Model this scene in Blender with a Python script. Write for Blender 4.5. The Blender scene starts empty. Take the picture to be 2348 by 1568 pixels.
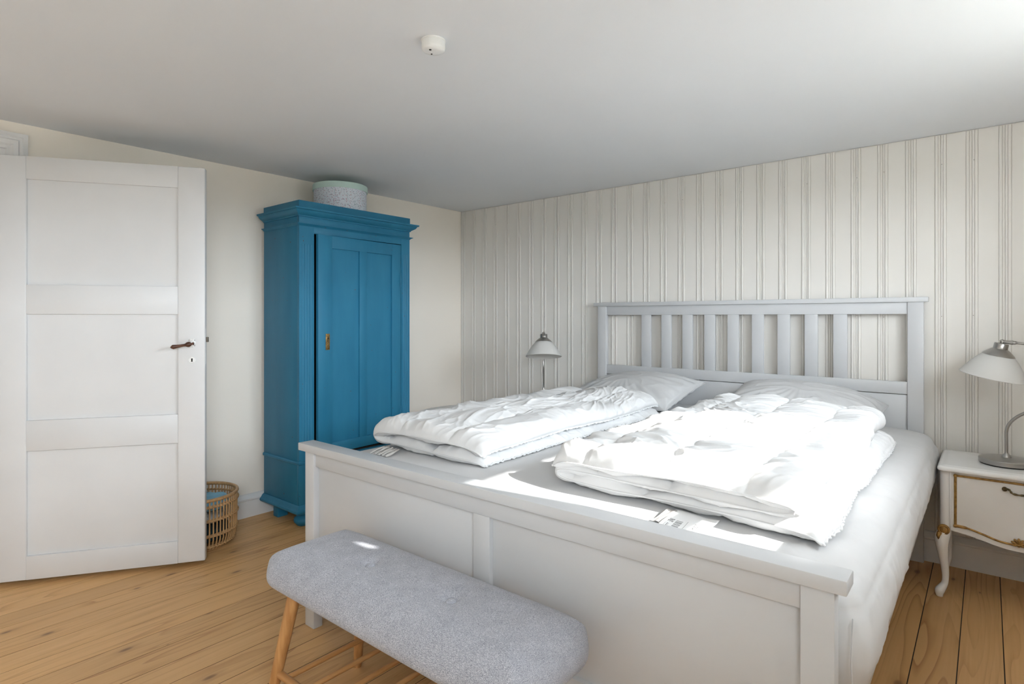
import bpy, bmesh, math, random
import numpy as np
from mathutils import Vector, Matrix

random.seed(7)
S = bpy.context.scene
C = S.collection

# ------------------------------------------------------------------ camera
cam_d = bpy.data.cameras.new('camera'); cam = bpy.data.objects.new('camera', cam_d); C.objects.link(cam)
cam.location = (3.199, -3.265, 1.11)
cam.rotation_euler = (math.pi / 2, 0, math.radians(39.37))
cam_d.sensor_width = 36.0
cam_d.lens = 1328.0 / 2348.0 * 36.0
cam_d.shift_y = -56.0 / 2348.0
cam_d.clip_start = 0.02
S.camera = cam

# ------------------------------------------------------------------ light and exposure
world = bpy.data.worlds.new('sky'); S.world = world; world.use_nodes = True
bg = world.node_tree.nodes['Background']
wn = world.node_tree; wt = wn.nodes.new('ShaderNodeTexCoord'); wsep = wn.nodes.new('ShaderNodeSeparateXYZ'); wr_ = wn.nodes.new('ShaderNodeValToRGB')
wr_.color_ramp.elements[0].position = 0.49; wr_.color_ramp.elements[0].color = (0.14, 0.15, 0.14, 1)      # ground outside
wr_.color_ramp.elements[1].position = 0.51; wr_.color_ramp.elements[1].color = (0.86, 0.93, 1.0, 1)       # pale even sky
wm_ = wn.nodes.new('ShaderNodeMath'); wm_.operation = 'MULTIPLY_ADD'; wm_.inputs[1].default_value = 0.5; wm_.inputs[2].default_value = 0.5
wn.links.new(wt.outputs['Generated'], wsep.inputs[0]); wn.links.new(wsep.outputs['Z'], wm_.inputs[0]); wn.links.new(wm_.outputs[0], wr_.inputs['Fac']); wn.links.new(wr_.outputs['Color'], bg.inputs['Color'])
bg.inputs['Strength'].default_value = 14.0
sun_d = bpy.data.lights.new('sun', 'SUN'); sun = bpy.data.objects.new('sun', sun_d); C.objects.link(sun)
sun_d.energy = 7.0; sun_d.angle = math.radians(0.55); sun_d.color = (1.0, 0.975, 0.94)
SUN = Vector((-1.0, -0.143, -0.62))
sun.rotation_euler = SUN.to_track_quat('-Z', 'Y').to_euler()
S.view_settings.view_transform = 'Standard'
S.view_settings.look = 'None'
S.view_settings.gamma = 1.0
S.view_settings.use_curve_mapping = False
S.view_settings.exposure = 1.34
S.cycles.max_bounces = 8
S.cycles.diffuse_bounces = 6
S.cycles.glossy_bounces = 4
S.cycles.transmission_bounces = 6
S.cycles.use_denoising = True
S.cycles.use_adaptive_sampling = True
S.cycles.adaptive_threshold = 0.06
S.cycles.sample_clamp_indirect = 0.0

# room: corner at the origin, wall_back is y = 0, wall_left is x = 0
H = 1.94; XW = 3.72; YF = -4.45; WT = 0.20
# openings in the right wall (y0, y1, z0, z1) and in the front wall (x0, x1, z0, z1)
WIN_R = [(-2.10, -0.945, 1.155, 1.80), (-4.25, -3.15, 1.16, 1.80)]
WIN_F = []
def portal(loc, rot, sx, sy):
    d = bpy.data.lights.new('window_daylight', 'AREA'); d.shape = 'RECTANGLE'; d.size = sx; d.size_y = sy
    o = bpy.data.objects.new('window_daylight', d); C.objects.link(o); o.location = loc; o.rotation_euler = rot
    d.cycles.is_portal = True
for (a, b, c, d) in WIN_R:
    portal((XW + WT + 0.02, (a + b) / 2, (c + d) / 2), (0, math.pi / 2, 0), d - c, b - a)
for (a, b, c, d) in WIN_F:
    portal(((a + b) / 2, YF - WT - 0.02, (c + d) / 2), (math.pi / 2, 0, 0), b - a, d - c)

# ------------------------------------------------------------------ materials
def mat(name, color=(0.8, 0.8, 0.8), rough=0.5, metal=0.0, spec=0.5):
    m = bpy.data.materials.new(name); m.use_nodes = True
    b = m.node_tree.nodes['Principled BSDF']
    b.inputs['Base Color'].default_value = (*color, 1); b.inputs['Roughness'].default_value = rough
    b.inputs['Metallic'].default_value = metal; b.inputs['Specular IOR Level'].default_value = spec
    return m
def nodes(m):
    nt = m.node_tree; return nt, nt.nodes, nt.links, nt.nodes['Principled BSDF']
def N(nt, typ, **kw):
    n = nt.nodes.new(typ)
    for k, v in kw.items():
        if k in n.inputs.keys(): n.inputs[k].default_value = v
        else: setattr(n, k, v)
    return n
def ramp(nt, stops):
    r = nt.nodes.new('ShaderNodeValToRGB'); e = r.color_ramp.elements
    while len(e) < len(stops): e.new(0.5)
    for el, (p, c) in zip(e, stops):
        el.position = p; el.color = (*c, 1) if len(c) == 3 else c
    return r
def coords(nt, scale=(1, 1, 1), kind='Object'):
    tc = nt.nodes.new('ShaderNodeTexCoord'); mp = nt.nodes.new('ShaderNodeMapping')
    mp.inputs['Scale'].default_value = scale; nt.links.new(tc.outputs[kind], mp.inputs['Vector']); return mp
def bump(nt, h_out, strength, dist, b):
    bp = nt.nodes.new('ShaderNodeBump'); bp.inputs['Strength'].default_value = strength; bp.inputs['Distance'].default_value = dist
    nt.links.new(h_out, bp.inputs['Height']); nt.links.new(bp.outputs['Normal'], b.inputs['Normal']); return bp
def mottled(name, c1, c2, scale, rough, bscale=None, bstr=0.15, bdist=0.002, spec=0.5, stretch=(1, 1, 1)):
    """paint or plaster: two near tones by noise, fine relief"""
    m = mat(name, c1, rough, spec=spec); nt, nd, ln, b = nodes(m)
    mp = coords(nt, stretch)
    n = N(nt, 'ShaderNodeTexNoise', Scale=scale, Detail=5.0); ln.new(mp.outputs[0], n.inputs['Vector'])
    r = ramp(nt, [(0.35, c1), (0.68, c2)]); ln.new(n.outputs['Fac'], r.inputs['Fac']); ln.new(r.outputs['Color'], b.inputs['Base Color'])
    n2 = N(nt, 'ShaderNodeTexNoise', Scale=bscale or scale * 6, Detail=4.0); ln.new(mp.outputs[0], n2.inputs['Vector'])
    bump(nt, n2.outputs['Fac'], bstr, bdist, b)
    return m

M = {}
M['plaster'] = mottled('cream_plaster', (0.94, 0.875, 0.79), (0.925, 0.86, 0.775), 1.7, 0.75, 9.0, 0.25, 0.006, 0.2)
M['ceiling'] = mottled('ceiling_paint', (0.805, 0.82, 0.845), (0.785, 0.80, 0.825), 1.3, 0.8, 5.0, 0.2, 0.006, 0.2)
M['panel'] = mottled('panel_paint', (0.79, 0.765, 0.725), (0.765, 0.74, 0.70), 5.0, 0.5, 60.0, 0.15, 0.001, 0.4, (1, 1, 0.25))
M['trim'] = mottled('white_gloss_paint', (0.80, 0.80, 0.80), (0.765, 0.765, 0.77), 6.0, 0.4, 40.0, 0.12, 0.001)
M['door'] = mottled('door_paint', (0.69, 0.695, 0.705), (0.66, 0.665, 0.675), 4.0, 0.42, 30.0, 0.2, 0.0012)
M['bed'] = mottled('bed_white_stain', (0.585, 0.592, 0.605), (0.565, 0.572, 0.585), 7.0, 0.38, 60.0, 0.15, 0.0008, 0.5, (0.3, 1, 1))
M['gap'] = mat('joint_shadow_gap', (0.03, 0.022, 0.015), 0.9)  # dark floor-joint filler, also the dark wood inside the wardrobe
M['black'] = mat('black_void', (0.004, 0.004, 0.004), 0.9)
M['glossy_white'] = mottled('lacquer_white', (0.88, 0.88, 0.88), (0.86, 0.86, 0.86), 9.0, 0.14, 30.0, 0.06, 0.001)
M['steel'] = mat('brushed_steel', (0.42, 0.41, 0.395), 0.30, 1.0)
M['rubber'] = mat('dark_rubber', (0.02, 0.02, 0.02), 0.7)
M['plastic'] = mat('white_plastic', (0.84, 0.84, 0.83), 0.35)
M['iron'] = mat('old_iron', (0.13, 0.11, 0.09), 0.5, 0.7)
M['brass'] = mottled('tarnished_brass', (0.42, 0.27, 0.10), (0.10, 0.065, 0.03), 160.0, 0.38, 200.0, 0.3, 0.0006)
M['brass'].node_tree.nodes['Principled BSDF'].inputs['Metallic'].default_value = 0.75
M['gilt'] = mottled('worn_gilt', (0.50, 0.29, 0.085), (0.22, 0.115, 0.035), 70.0, 0.42, 150.0, 0.35, 0.0008)
M['gilt'].node_tree.nodes['Principled BSDF'].inputs['Metallic'].default_value = 0.35
M['bronze'] = mottled('old_bronze', (0.20, 0.15, 0.075), (0.07, 0.055, 0.03), 120.0, 0.4, 200.0, 0.2, 0.0005)
M['bronze'].node_tree.nodes['Principled BSDF'].inputs['Metallic'].default_value = 0.7
M['handle_wood'] = mottled('dark_turned_wood', (0.115, 0.045, 0.022), (0.05, 0.02, 0.012), 60.0, 0.35, 90.0, 0.1, 0.0006)
M['mint'] = mottled('mint_card', (0.56, 0.72, 0.68), (0.53, 0.69, 0.65), 20.0, 0.6)
M['linen'] = mottled('white_sheet', (0.65, 0.65, 0.655), (0.635, 0.635, 0.64), 12.0, 0.85, 700.0, 0.1, 0.0004, 0.15)
M['duvet'] = mottled('white_duvet_cotton', (0.75, 0.75, 0.755), (0.735, 0.735, 0.74), 12.0, 0.85, 500.0, 0.12, 0.0005, 0.15)
M['pillow'] = mottled('white_pillow_cotton', (0.58, 0.58, 0.585), (0.565, 0.565, 0.57), 12.0, 0.85, 500.0, 0.12, 0.0005, 0.15)
M['blue_cloth'] = mottled('pale_blue_cloth', (0.28, 0.52, 0.66), (0.24, 0.46, 0.60), 30.0, 0.9, 300.0, 0.2, 0.001, 0.1)
M['dark_cloth'] = mottled('dark_teal_cloth', (0.02, 0.03, 0.035), (0.035, 0.06, 0.07), 25.0, 0.9, 300.0, 0.2, 0.001, 0.1)
M['pale_cloth'] = mottled('off_white_cloth', (0.6, 0.58, 0.56), (0.5, 0.48, 0.46), 25.0, 0.9, 300.0, 0.2, 0.001, 0.1)

def blue_paint():
    m = mat('wardrobe_blue_paint', (0.045, 0.20, 0.31), 0.45, spec=0.35); nt, nd, ln, b = nodes(m)
    mp = coords(nt, (1, 1, 0.2))
    n = N(nt, 'ShaderNodeTexNoise', Scale=14.0, Detail=6.0); ln.new(mp.outputs[0], n.inputs['Vector'])
    r = ramp(nt, [(0.3, (0.020, 0.170, 0.300)), (0.7, (0.028, 0.200, 0.340))]); ln.new(n.outputs['Fac'], r.inputs['Fac'])
    mp2 = coords(nt)
    w = N(nt, 'ShaderNodeTexNoise', Scale=55.0, Detail=3.0); ln.new(mp2.outputs[0], w.inputs['Vector'])
    r2 = ramp(nt, [(0.735, (0, 0, 0)), (0.75, (1, 1, 1))]); ln.new(w.outputs['Fac'], r2.inputs['Fac'])
    mx = N(nt, 'ShaderNodeMixRGB'); mx.inputs['Color2'].default_value = (0.10, 0.045, 0.02, 1)
    ln.new(r2.outputs['Color'], mx.inputs['Fac']); ln.new(r.outputs['Color'], mx.inputs['Color1']); ln.new(mx.outputs['Color'], b.inputs['Base Color'])
    n2 = N(nt, 'ShaderNodeTexNoise', Scale=60.0, Detail=5.0); ln.new(mp.outputs[0], n2.inputs['Vector']); bump(nt, n2.outputs['Fac'], 0.2, 0.001, b)
    return m
M['blue'] = blue_paint()

def pine():
    """pine plank: grain lines along y, arched figure, amber streaks and knots; each plank shifted by its own random number"""
    m = mat('pine_plank', (0.6, 0.4, 0.22), 0.42, spec=0.35); nt, nd, ln, b = nodes(m)
    tc = nt.nodes.new('ShaderNodeTexCoord'); oi = nt.nodes.new('ShaderNodeObjectInfo')
    mul = N(nt, 'ShaderNodeVectorMath', operation='MULTIPLY'); mul.inputs[1].default_value = (7.3, 31.7, 3.1)
    ln.new(oi.outputs['Random'], mul.inputs[0])
    add = N(nt, 'ShaderNodeVectorMath', operation='ADD'); ln.new(tc.outputs['Object'], add.inputs[0]); ln.new(mul.outputs[0], add.inputs[1])
    # knots: voronoi cells stretched along the plank
    mk = nt.nodes.new('ShaderNodeMapping'); mk.inputs['Scale'].default_value = (4.6, 1.9, 1.0); ln.new(add.outputs[0], mk.inputs['Vector'])
    vo = N(nt, 'ShaderNodeTexVoronoi', Scale=1.0, voronoi_dimensions='2D'); vo.inputs['Randomness'].default_value = 1.0; ln.new(mk.outputs[0], vo.inputs['Vector'])
    ksep = N(nt, 'ShaderNodeSeparateColor'); ln.new(vo.outputs['Color'], ksep.inputs[0])
    kdiv = N(nt, 'ShaderNodeMath', operation='MULTIPLY_ADD'); kdiv.inputs[1].default_value = 1.35; kdiv.inputs[2].default_value = 0.18; ln.new(ksep.outputs[0], kdiv.inputs[0])   # knot size per cell
    krat = N(nt, 'ShaderNodeMath', operation='DIVIDE'); ln.new(vo.outputs['Distance'], krat.inputs[0]); ln.new(kdiv.outputs[0], krat.inputs[1])
    kn = ramp(nt, [(0.0, (0.85, 0.85, 0.85)), (0.026, (0.65, 0.65, 0.65)), (0.045, (0.18, 0.18, 0.18)), (0.11, (0, 0, 0))]); ln.new(krat.outputs[0], kn.inputs['Fac'])
    # growth rings: distance across the plank bent by noise and by the knots
    mg = nt.nodes.new('ShaderNodeMapping'); mg.inputs['Scale'].default_value = (1.0, 0.055, 1.0); ln.new(add.outputs[0], mg.inputs['Vector'])
    ns = N(nt, 'ShaderNodeTexNoise', Scale=7.0, Detail=2.0); ln.new(mg.outputs[0], ns.inputs['Vector'])
    kf = ramp(nt, [(0.0, (1, 1, 1)), (0.55, (0, 0, 0))]); ln.new(vo.outputs['Distance'], kf.inputs['Fac'])
    a1 = N(nt, 'ShaderNodeMath', operation='MULTIPLY'); a1.inputs[1].default_value = 14.0; ln.new(ns.outputs['Fac'], a1.inputs[0])
    a2 = N(nt, 'ShaderNodeMath', operation='MULTIPLY_ADD'); a2.inputs[1].default_value = 0.9; ln.new(kf.outputs['Color'], a2.inputs[0]); ln.new(a1.outputs[0], a2.inputs[2])
    fr = N(nt, 'ShaderNodeMath', operation='FRACT'); ln.new(a2.outputs[0], fr.inputs[0])
    gr = ramp(nt, [(0.0, (0.71, 0.425, 0.185)), (0.60, (0.68, 0.395, 0.165)), (0.88, (0.53, 0.285, 0.112)), (0.95, (0.47, 0.225, 0.078)), (1.0, (0.65, 0.395, 0.19))]); ln.new(fr.outputs[0], gr.inputs['Fac'])
    # soften the figure with fine fibre noise
    mf = nt.nodes.new('ShaderNodeMapping'); mf.inputs['Scale'].default_value = (140.0, 3.0, 1.0); ln.new(add.outputs[0], mf.inputs['Vector'])
    nf = N(nt, 'ShaderNodeTexNoise', Scale=1.0, Detail=4.0); ln.new(mf.outputs[0], nf.inputs['Vector'])
    ff = ramp(nt, [(0.3, (0.66, 0.385, 0.165)), (0.7, (0.74, 0.455, 0.21))]); ln.new(nf.outputs['Fac'], ff.inputs['Fac'])
    mx = N(nt, 'ShaderNodeMixRGB'); 
    mm = nt.nodes.new('ShaderNodeMapping'); mm.inputs['Scale'].default_value = (9.0, 1.1, 1.0); ln.new(add.outputs[0], mm.inputs['Vector'])
    nm = N(nt, 'ShaderNodeTexNoise', Scale=1.0, Detail=2.0); ln.new(mm.outputs[0], nm.inputs['Vector'])
    rm = ramp(nt, [(0.36, (0.05, 0.05, 0.05)), (0.62, (0.8, 0.8, 0.8))]); ln.new(nm.outputs['Fac'], rm.inputs['Fac'])
    ln.new(rm.outputs['Color'], mx.inputs['Fac']); ln.new(gr.outputs['Color'], mx.inputs['Color1']); ln.new(ff.outputs['Color'], mx.inputs['Color2'])
    # whole-plank tone
    hv = N(nt, 'ShaderNodeHueSaturation'); rv = N(nt, 'ShaderNodeMapRange'); rv.inputs['To Min'].default_value = 0.9; rv.inputs['To Max'].default_value = 1.08
    ln.new(oi.outputs['Random'], rv.inputs['Value']); ln.new(rv.outputs[0], hv.inputs['Value']); ln.new(mx.outputs['Color'], hv.inputs['Color'])
    mk2 = N(nt, 'ShaderNodeMixRGB'); mk2.inputs['Color2'].default_value = (0.17, 0.085, 0.04, 1)
    ln.new(kn.outputs['Color'], mk2.inputs['Fac']); ln.new(hv.outputs['Color'], mk2.inputs['Color1']); ln.new(mk2.outputs['Color'], b.inputs['Base Color'])
    bump(nt, nf.outputs['Fac'], 0.12, 0.0006, b)
    return m
M['pine'] = pine()

def light_wood(name, c1, c2, stretch):
    m = mat(name, c1, 0.42); nt, nd, ln, b = nodes(m)
    mp = coords(nt, stretch); n = N(nt, 'ShaderNodeTexNoise', Scale=1.0, Detail=5.0); ln.new(mp.outputs[0], n.inputs['Vector'])
    r = ramp(nt, [(0.33, c1), (0.68, c2)]); ln.new(n.outputs['Fac'], r.inputs['Fac']); ln.new(r.outputs['Color'], b.inputs['Base Color']); bump(nt, n.outputs['Fac'], 0.1, 0.0006, b)
    return m
M['oak'] = light_wood('bench_leg_wood', (0.40, 0.19, 0.065), (0.56, 0.305, 0.12), (90, 90, 5))
M['oak_x'] = light_wood('bench_rail_wood', (0.40, 0.19, 0.065), (0.56, 0.305, 0.12), (5, 90, 90))
M['oak_y'] = light_wood('bench_dowel_wood', (0.40, 0.19, 0.065), (0.56, 0.305, 0.12), (90, 5, 90))
M['rattan'] = light_wood('rattan_cane', (0.42, 0.235, 0.10), (0.58, 0.36, 0.17), (80, 80, 25))

def heather():
    m = mat('grey_heather_fabric', (0.4, 0.4, 0.43), 0.9, spec=0.1); nt, nd, ln, b = nodes(m)
    mp = coords(nt, (330, 900, 900)); n = N(nt, 'ShaderNodeTexNoise', Scale=1.0, Detail=3.0); ln.new(mp.outputs[0], n.inputs['Vector'])
    r = ramp(nt, [(0.28, (0.17, 0.176, 0.205)), (0.5, (0.36, 0.365, 0.405)), (0.74, (0.62, 0.62, 0.655))]); ln.new(n.outputs['Fac'], r.inputs['Fac'])
    mp2 = coords(nt, (1, 1, 1)); w = N(nt, 'ShaderNodeTexNoise', Scale=28.0, Detail=3.0); ln.new(mp2.outputs[0], w.inputs['Vector'])
    r2 = ramp(nt, [(0.3, (0.93, 0.93, 0.93)), (0.7, (1.06, 1.06, 1.06))]); ln.new(w.outputs['Fac'], r2.inputs['Fac'])
    mx = N(nt, 'ShaderNodeMixRGB', blend_type='MULTIPLY'); mx.inputs['Fac'].default_value = 1.0
    ln.new(r.outputs['Color'], mx.inputs['Color1']); ln.new(r2.outputs['Color'], mx.inputs['Color2']); ln.new(mx.outputs['Color'], b.inputs['Base Color'])
    bump(nt, n.outputs['Fac'], 0.35, 0.0008, b)
    b.inputs['Sheen Weight'].default_value = 0.2
    return m
M['fabric'] = heather()

def floral():
    m = mat('floral_paper', (0.75, 0.79, 0.86), 0.6); nt, nd, ln, b = nodes(m)
    mp = coords(nt); v = N(nt, 'ShaderNodeTexVoronoi', Scale=130.0); ln.new(mp.outputs[0], v.inputs['Vector'])
    n = N(nt, 'ShaderNodeTexNoise', Scale=230.0, Detail=2.0); ln.new(mp.outputs[0], n.inputs['Vector'])
    sm = N(nt, 'ShaderNodeMath', operation='MULTIPLY_ADD'); sm.inputs[1].default_value = 0.6; ln.new(n.outputs['Fac'], sm.inputs[0]); ln.new(v.outputs['Distance'], sm.inputs[2])
    d = ramp(nt, [(0.56, (1, 1, 1)), (0.66, (0, 0, 0))]); ln.new(sm.outputs[0], d.inputs['Fac'])
    cl = N(nt, 'ShaderNodeSeparateColor'); ln.new(v.outputs['Color'], cl.inputs[0])
    pc = ramp(nt, [(0.0, (0.36, 0.17, 0.27)), (0.4, (0.45, 0.25, 0.33)), (0.6, (0.25, 0.38, 0.42)), (1.0, (0.42, 0.46, 0.60))]); ln.new(cl.outputs[0], pc.inputs['Fac'])
    mx = N(nt, 'ShaderNodeMixRGB'); mx.inputs['Color1'].default_value = (0.70, 0.745, 0.82, 1); ln.new(d.outputs['Color'], mx.inputs['Fac']); ln.new(pc.outputs['Color'], mx.inputs['Color2']); ln.new(mx.outputs['Color'], b.inputs['Base Color'])
    return m
M['floral'] = floral()

def opal():
    m = mat('opal_glass', (0.86, 0.85, 0.83), 0.25); b = m.node_tree.nodes['Principled BSDF']
    b.inputs['Subsurface Weight'].default_value = 0.0
    nt, nd, ln, b = nodes(m)
    tr = N(nt, 'ShaderNodeBsdfTranslucent'); tr.inputs['Color'].default_value = (0.86, 0.85, 0.83, 1)
    mx = N(nt, 'ShaderNodeMixShader'); mx.inputs['Fac'].default_value = 0.4
    out = nd['Material Output']; ln.new(b.outputs[0], mx.inputs[1]); ln.new(tr.outputs[0], mx.inputs[2]); ln.new(mx.outputs[0], out.inputs['Surface'])
    return m
M['opal'] = opal()
def glass():
    m = bpy.data.materials.new('window_glass'); m.use_nodes = True; nt = m.node_tree; nt.nodes.remove(nt.nodes['Principled BSDF'])
    t = nt.nodes.new('ShaderNodeBsdfTransparent'); t.inputs['Color'].default_value = (0.97, 0.98, 0.98, 1)
    g = nt.nodes.new('ShaderNodeBsdfGlossy'); g.inputs['Roughness'].default_value = 0.02
    mx = nt.nodes.new('ShaderNodeMixShader'); mx.inputs['Fac'].default_value = 0.05
    nt.links.new(t.outputs[0], mx.inputs[1]); nt.links.new(g.outputs[0], mx.inputs[2]); nt.links.new(mx.outputs[0], nt.nodes['Material Output'].inputs['Surface'])
    return m
M['glass'] = glass()
def print_tag():
    """white care label with grey print: a few rules, a barcode block, lines of tiny text (u along, v across, in object space)"""
    m = mat('printed_label', (0.86, 0.86, 0.86), 0.7); nt, nd, ln, b = nodes(m)
    mp = coords(nt); sp = N(nt, 'ShaderNodeSeparateXYZ'); ln.new(mp.outputs[0], sp.inputs[0])
    def band(sock, lo, hi):
        a = N(nt, 'ShaderNodeMath', operation='GREATER_THAN'); a.inputs[1].default_value = lo; ln.new(sock, a.inputs[0])
        c = N(nt, 'ShaderNodeMath', operation='LESS_THAN'); c.inputs[1].default_value = hi; ln.new(sock, c.inputs[0])
        p = N(nt, 'ShaderNodeMath', operation='MULTIPLY'); ln.new(a.outputs[0], p.inputs[0]); ln.new(c.outputs[0], p.inputs[1]); return p.outputs[0]
    def mulo(a, c):
        p = N(nt, 'ShaderNodeMath', operation='MULTIPLY'); ln.new(a, p.inputs[0]); ln.new(c, p.inputs[1]); return p.outputs[0]
    def maxo(a, c):
        p = N(nt, 'ShaderNodeMath', operation='MAXIMUM'); ln.new(a, p.inputs[0]); ln.new(c, p.inputs[1]); return p.outputs[0]
    X, Y = sp.outputs['X'], sp.outputs['Y']
    def stripes(sock, scale, thr, other=None, oscale=1.0):
        n = N(nt, 'ShaderNodeTexNoise', Scale=scale, Detail=2.0, noise_dimensions='2D')
        cb = nt.nodes.new('ShaderNodeCombineXYZ'); ln.new(sock, cb.inputs[0])
        if other is not None:
            q = N(nt, 'ShaderNodeMath', operation='MULTIPLY'); q.inputs[1].default_value = oscale; ln.new(other, q.inputs[0]); ln.new(q.outputs[0], cb.inputs[1])
        ln.new(cb.outputs[0], n.inputs['Vector']); g = N(nt, 'ShaderNodeMath', operation='GREATER_THAN'); g.inputs[1].default_value = thr; ln.new(n.outputs['Fac'], g.inputs[0]); return g.outputs[0]
    bar = mulo(mulo(band(X, 0.030, 0.046), band(Y, 0.006, 0.046)), stripes(Y, 420.0, 0.5))
    txt1 = mulo(mulo(band(X, 0.012, 0.026), band(Y, 0.030, 0.048)), stripes(X, 520.0, 0.5, Y, 0.5))
    rule = mulo(band(X, 0.056, 0.0568), band(Y, 0.004, 0.050))
    boxp = mulo(mulo(band(X, 0.012, 0.024), band(Y, 0.008, 0.022)), stripes(X, 300.0, 0.56))
    txt2 = mulo(mulo(band(X, 0.074, 0.090), band(Y, 0.006, 0.048)), stripes(X, 520.0, 0.55, Y, 0.7))
    tot = maxo(maxo(maxo(bar, txt1), maxo(rule, boxp)), txt2)
    mx = N(nt, 'ShaderNodeMixRGB'); mx.inputs['Color1'].default_value = (0.84, 0.84, 0.84, 1); mx.inputs['Color2'].default_value = (0.12, 0.12, 0.12, 1)
    ln.new(tot, mx.inputs['Fac']); ln.new(mx.outputs['Color'], b.inputs['Base Color'])
    return m
M['tag'] = print_tag()
def curtain_linen():
    m = mat('curtain_linen', (0.85, 0.85, 0.85), 0.9, spec=0.1); nt, nd, ln, b = nodes(m)
    tr = N(nt, 'ShaderNodeBsdfTranslucent'); tr.inputs['Color'].default_value = (0.86, 0.87, 0.88, 1)
    mx = N(nt, 'ShaderNodeMixShader'); mx.inputs['Fac'].default_value = 0.15
    ln.new(b.outputs[0], mx.inputs[1]); ln.new(tr.outputs[0], mx.inputs[2]); ln.new(mx.outputs[0], nd['Material Output'].inputs['Surface'])
    return m
M['curtain_linen'] = curtain_linen()

# ------------------------------------------------------------------ mesh helpers
def setp(o, label=None, cat=None, group=None, kind=None):
    if label: o['label'] = label
    if cat: o['category'] = cat
    if group: o['group'] = group
    if kind: o['kind'] = kind
    return o
MW = {}
def thing(name, label, cat, loc=(0, 0, 0), rz=0.0, group=None, kind=None):
    o = bpy.data.objects.new(name, None); C.objects.link(o); o.empty_display_size = 0.1
    o.location = loc; o.rotation_euler = (0, 0, rz); MW[o.name] = Matrix.Translation(Vector(loc)) @ Matrix.Rotation(rz, 4, 'Z')
    return setp(o, label, cat, group, kind)
def link(name, me, m, parent=None, world=False, smooth=None):
    if world and parent is not None and parent.name in MW: me.transform(MW[parent.name].inverted())
    me.materials.clear(); me.materials.append(M[m] if isinstance(m, str) else m)
    if smooth is not None:
        if smooth is True: me.shade_smooth()
        else:
            me.shade_smooth(); me.set_sharp_from_angle(angle=math.radians(smooth))
    o = bpy.data.objects.new(name, me); C.objects.link(o)
    if parent is not None:
        o.parent = parent
        if parent.name in MW: MW[o.name] = MW[parent.name]
    return o
def obj(name, bm, m, parent=None, world=True, smooth=30):
    bmesh.ops.recalc_face_normals(bm, faces=bm.faces[:])
    me = bpy.data.meshes.new(name); bm.to_mesh(me); bm.free()
    return link(name, me, m, parent, world, smooth)
def NB(): return bmesh.new()
def box(bm, a, b, bev=0.002, seg=2):
    x0, y0, z0 = [min(p, q) for p, q in zip(a, b)]; x1, y1, z1 = [max(p, q) for p, q in zip(a, b)]
    r = bmesh.ops.create_cube(bm, size=1.0); vs = r['verts']
    for v in vs: v.co = Vector(((x0 + x1) / 2 + v.co.x * (x1 - x0), (y0 + y1) / 2 + v.co.y * (y1 - y0), (z0 + z1) / 2 + v.co.z * (z1 - z0)))
    if bev > 0:
        es = list({e for v in vs for e in v.link_edges})
        bmesh.ops.bevel(bm, geom=es, offset=min(bev, 0.45 * min(x1 - x0, y1 - y0, z1 - z0)), segments=seg, profile=0.5, affect='EDGES')
    return bm
def part(name, a, b, m, parent, bev=0.002, seg=2, world=True): return obj(name, box(NB(), a, b, bev, seg), m, parent, world)
def grid(bm, P, closed_u=False, closed_v=False):
    P = np.asarray(P, float); nu, nv = P.shape[:2]
    V = [[bm.verts.new(P[i, j]) for j in range(nv)] for i in range(nu)]
    for i in range(nu if closed_u else nu - 1):
        for j in range(nv if closed_v else nv - 1):
            try: bm.faces.new((V[i][j], V[(i + 1) % nu][j], V[(i + 1) % nu][(j + 1) % nv], V[i][(j + 1) % nv]))
            except ValueError: pass
    return V
def mesh_np(name, P, closed_v=False):
    """grid mesh straight from arrays"""
    P = np.asarray(P, float); nu, nv = P.shape[:2]
    i = np.arange(nu - 1)[:, None]; j = np.arange(nv if closed_v else nv - 1)[None, :]; j2 = (j + 1) % nv
    F = np.stack([i * nv + j + 0 * j, (i + 1) * nv + j, (i + 1) * nv + j2, i * nv + j2], -1).reshape(-1, 4)
    me = bpy.data.meshes.new(name); me.from_pydata(P.reshape(-1, 3).tolist(), [], F.tolist()); me.update(); return me
def lathe(bm, prof, center=(0, 0, 0), axis='z', n=32, cap=True, M4=None):
    """prof: (radius, height) pairs"""
    P = np.zeros((len(prof), n, 3)); t = np.linspace(0, 2 * np.pi, n, endpoint=False)
    for i, (r, h) in enumerate(prof):
        if axis == 'z': P[i] = np.stack([r * np.cos(t), r * np.sin(t), 0 * t + h], -1)
        elif axis == 'y': P[i] = np.stack([r * np.cos(t), 0 * t + h, r * np.sin(t)], -1)
        else: P[i] = np.stack([0 * t + h, r * np.cos(t), r * np.sin(t)], -1)
    if M4 is not None:
        A = np.array(M4); P = P @ A[:3, :3].T + A[:3, 3]
    P = P + np.array(center)
    V = grid(bm, P, closed_v=True)
    if cap:
        for row in (V[0], V[-1]):
            try: bm.faces.new(row)
            except ValueError: pass
    return bm
def tube(bm, pts, rad, n=10, cap=True):
    pts = [Vector(p) for p in pts]; rads = rad if hasattr(rad, '__len__') else [rad] * len(pts)
    T = []
    for i in range(len(pts)):
        d = pts[min(i + 1, len(pts) - 1)] - pts[max(i - 1, 0)]; T.append(d.normalized())
    up = Vector((0, 0, 1)) if abs(T[0].z) < 0.9 else Vector((1, 0, 0))
    a = (up - T[0] * up.dot(T[0])).normalized(); rows = []
    for i, p in enumerate(pts):
        a = (a - T[i] * a.dot(T[i])).normalized(); b = T[i].cross(a)
        rows.append([p + (a * math.cos(2 * math.pi * k / n) + b * math.sin(2 * math.pi * k / n)) * rads[i] for k in range(n)])
    V = grid(bm, [[tuple(q) for q in r] for r in rows], closed_v=True)
    if cap:
        bm.faces.new(V[0][::-1]); bm.faces.new(V[-1])
    return bm
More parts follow.
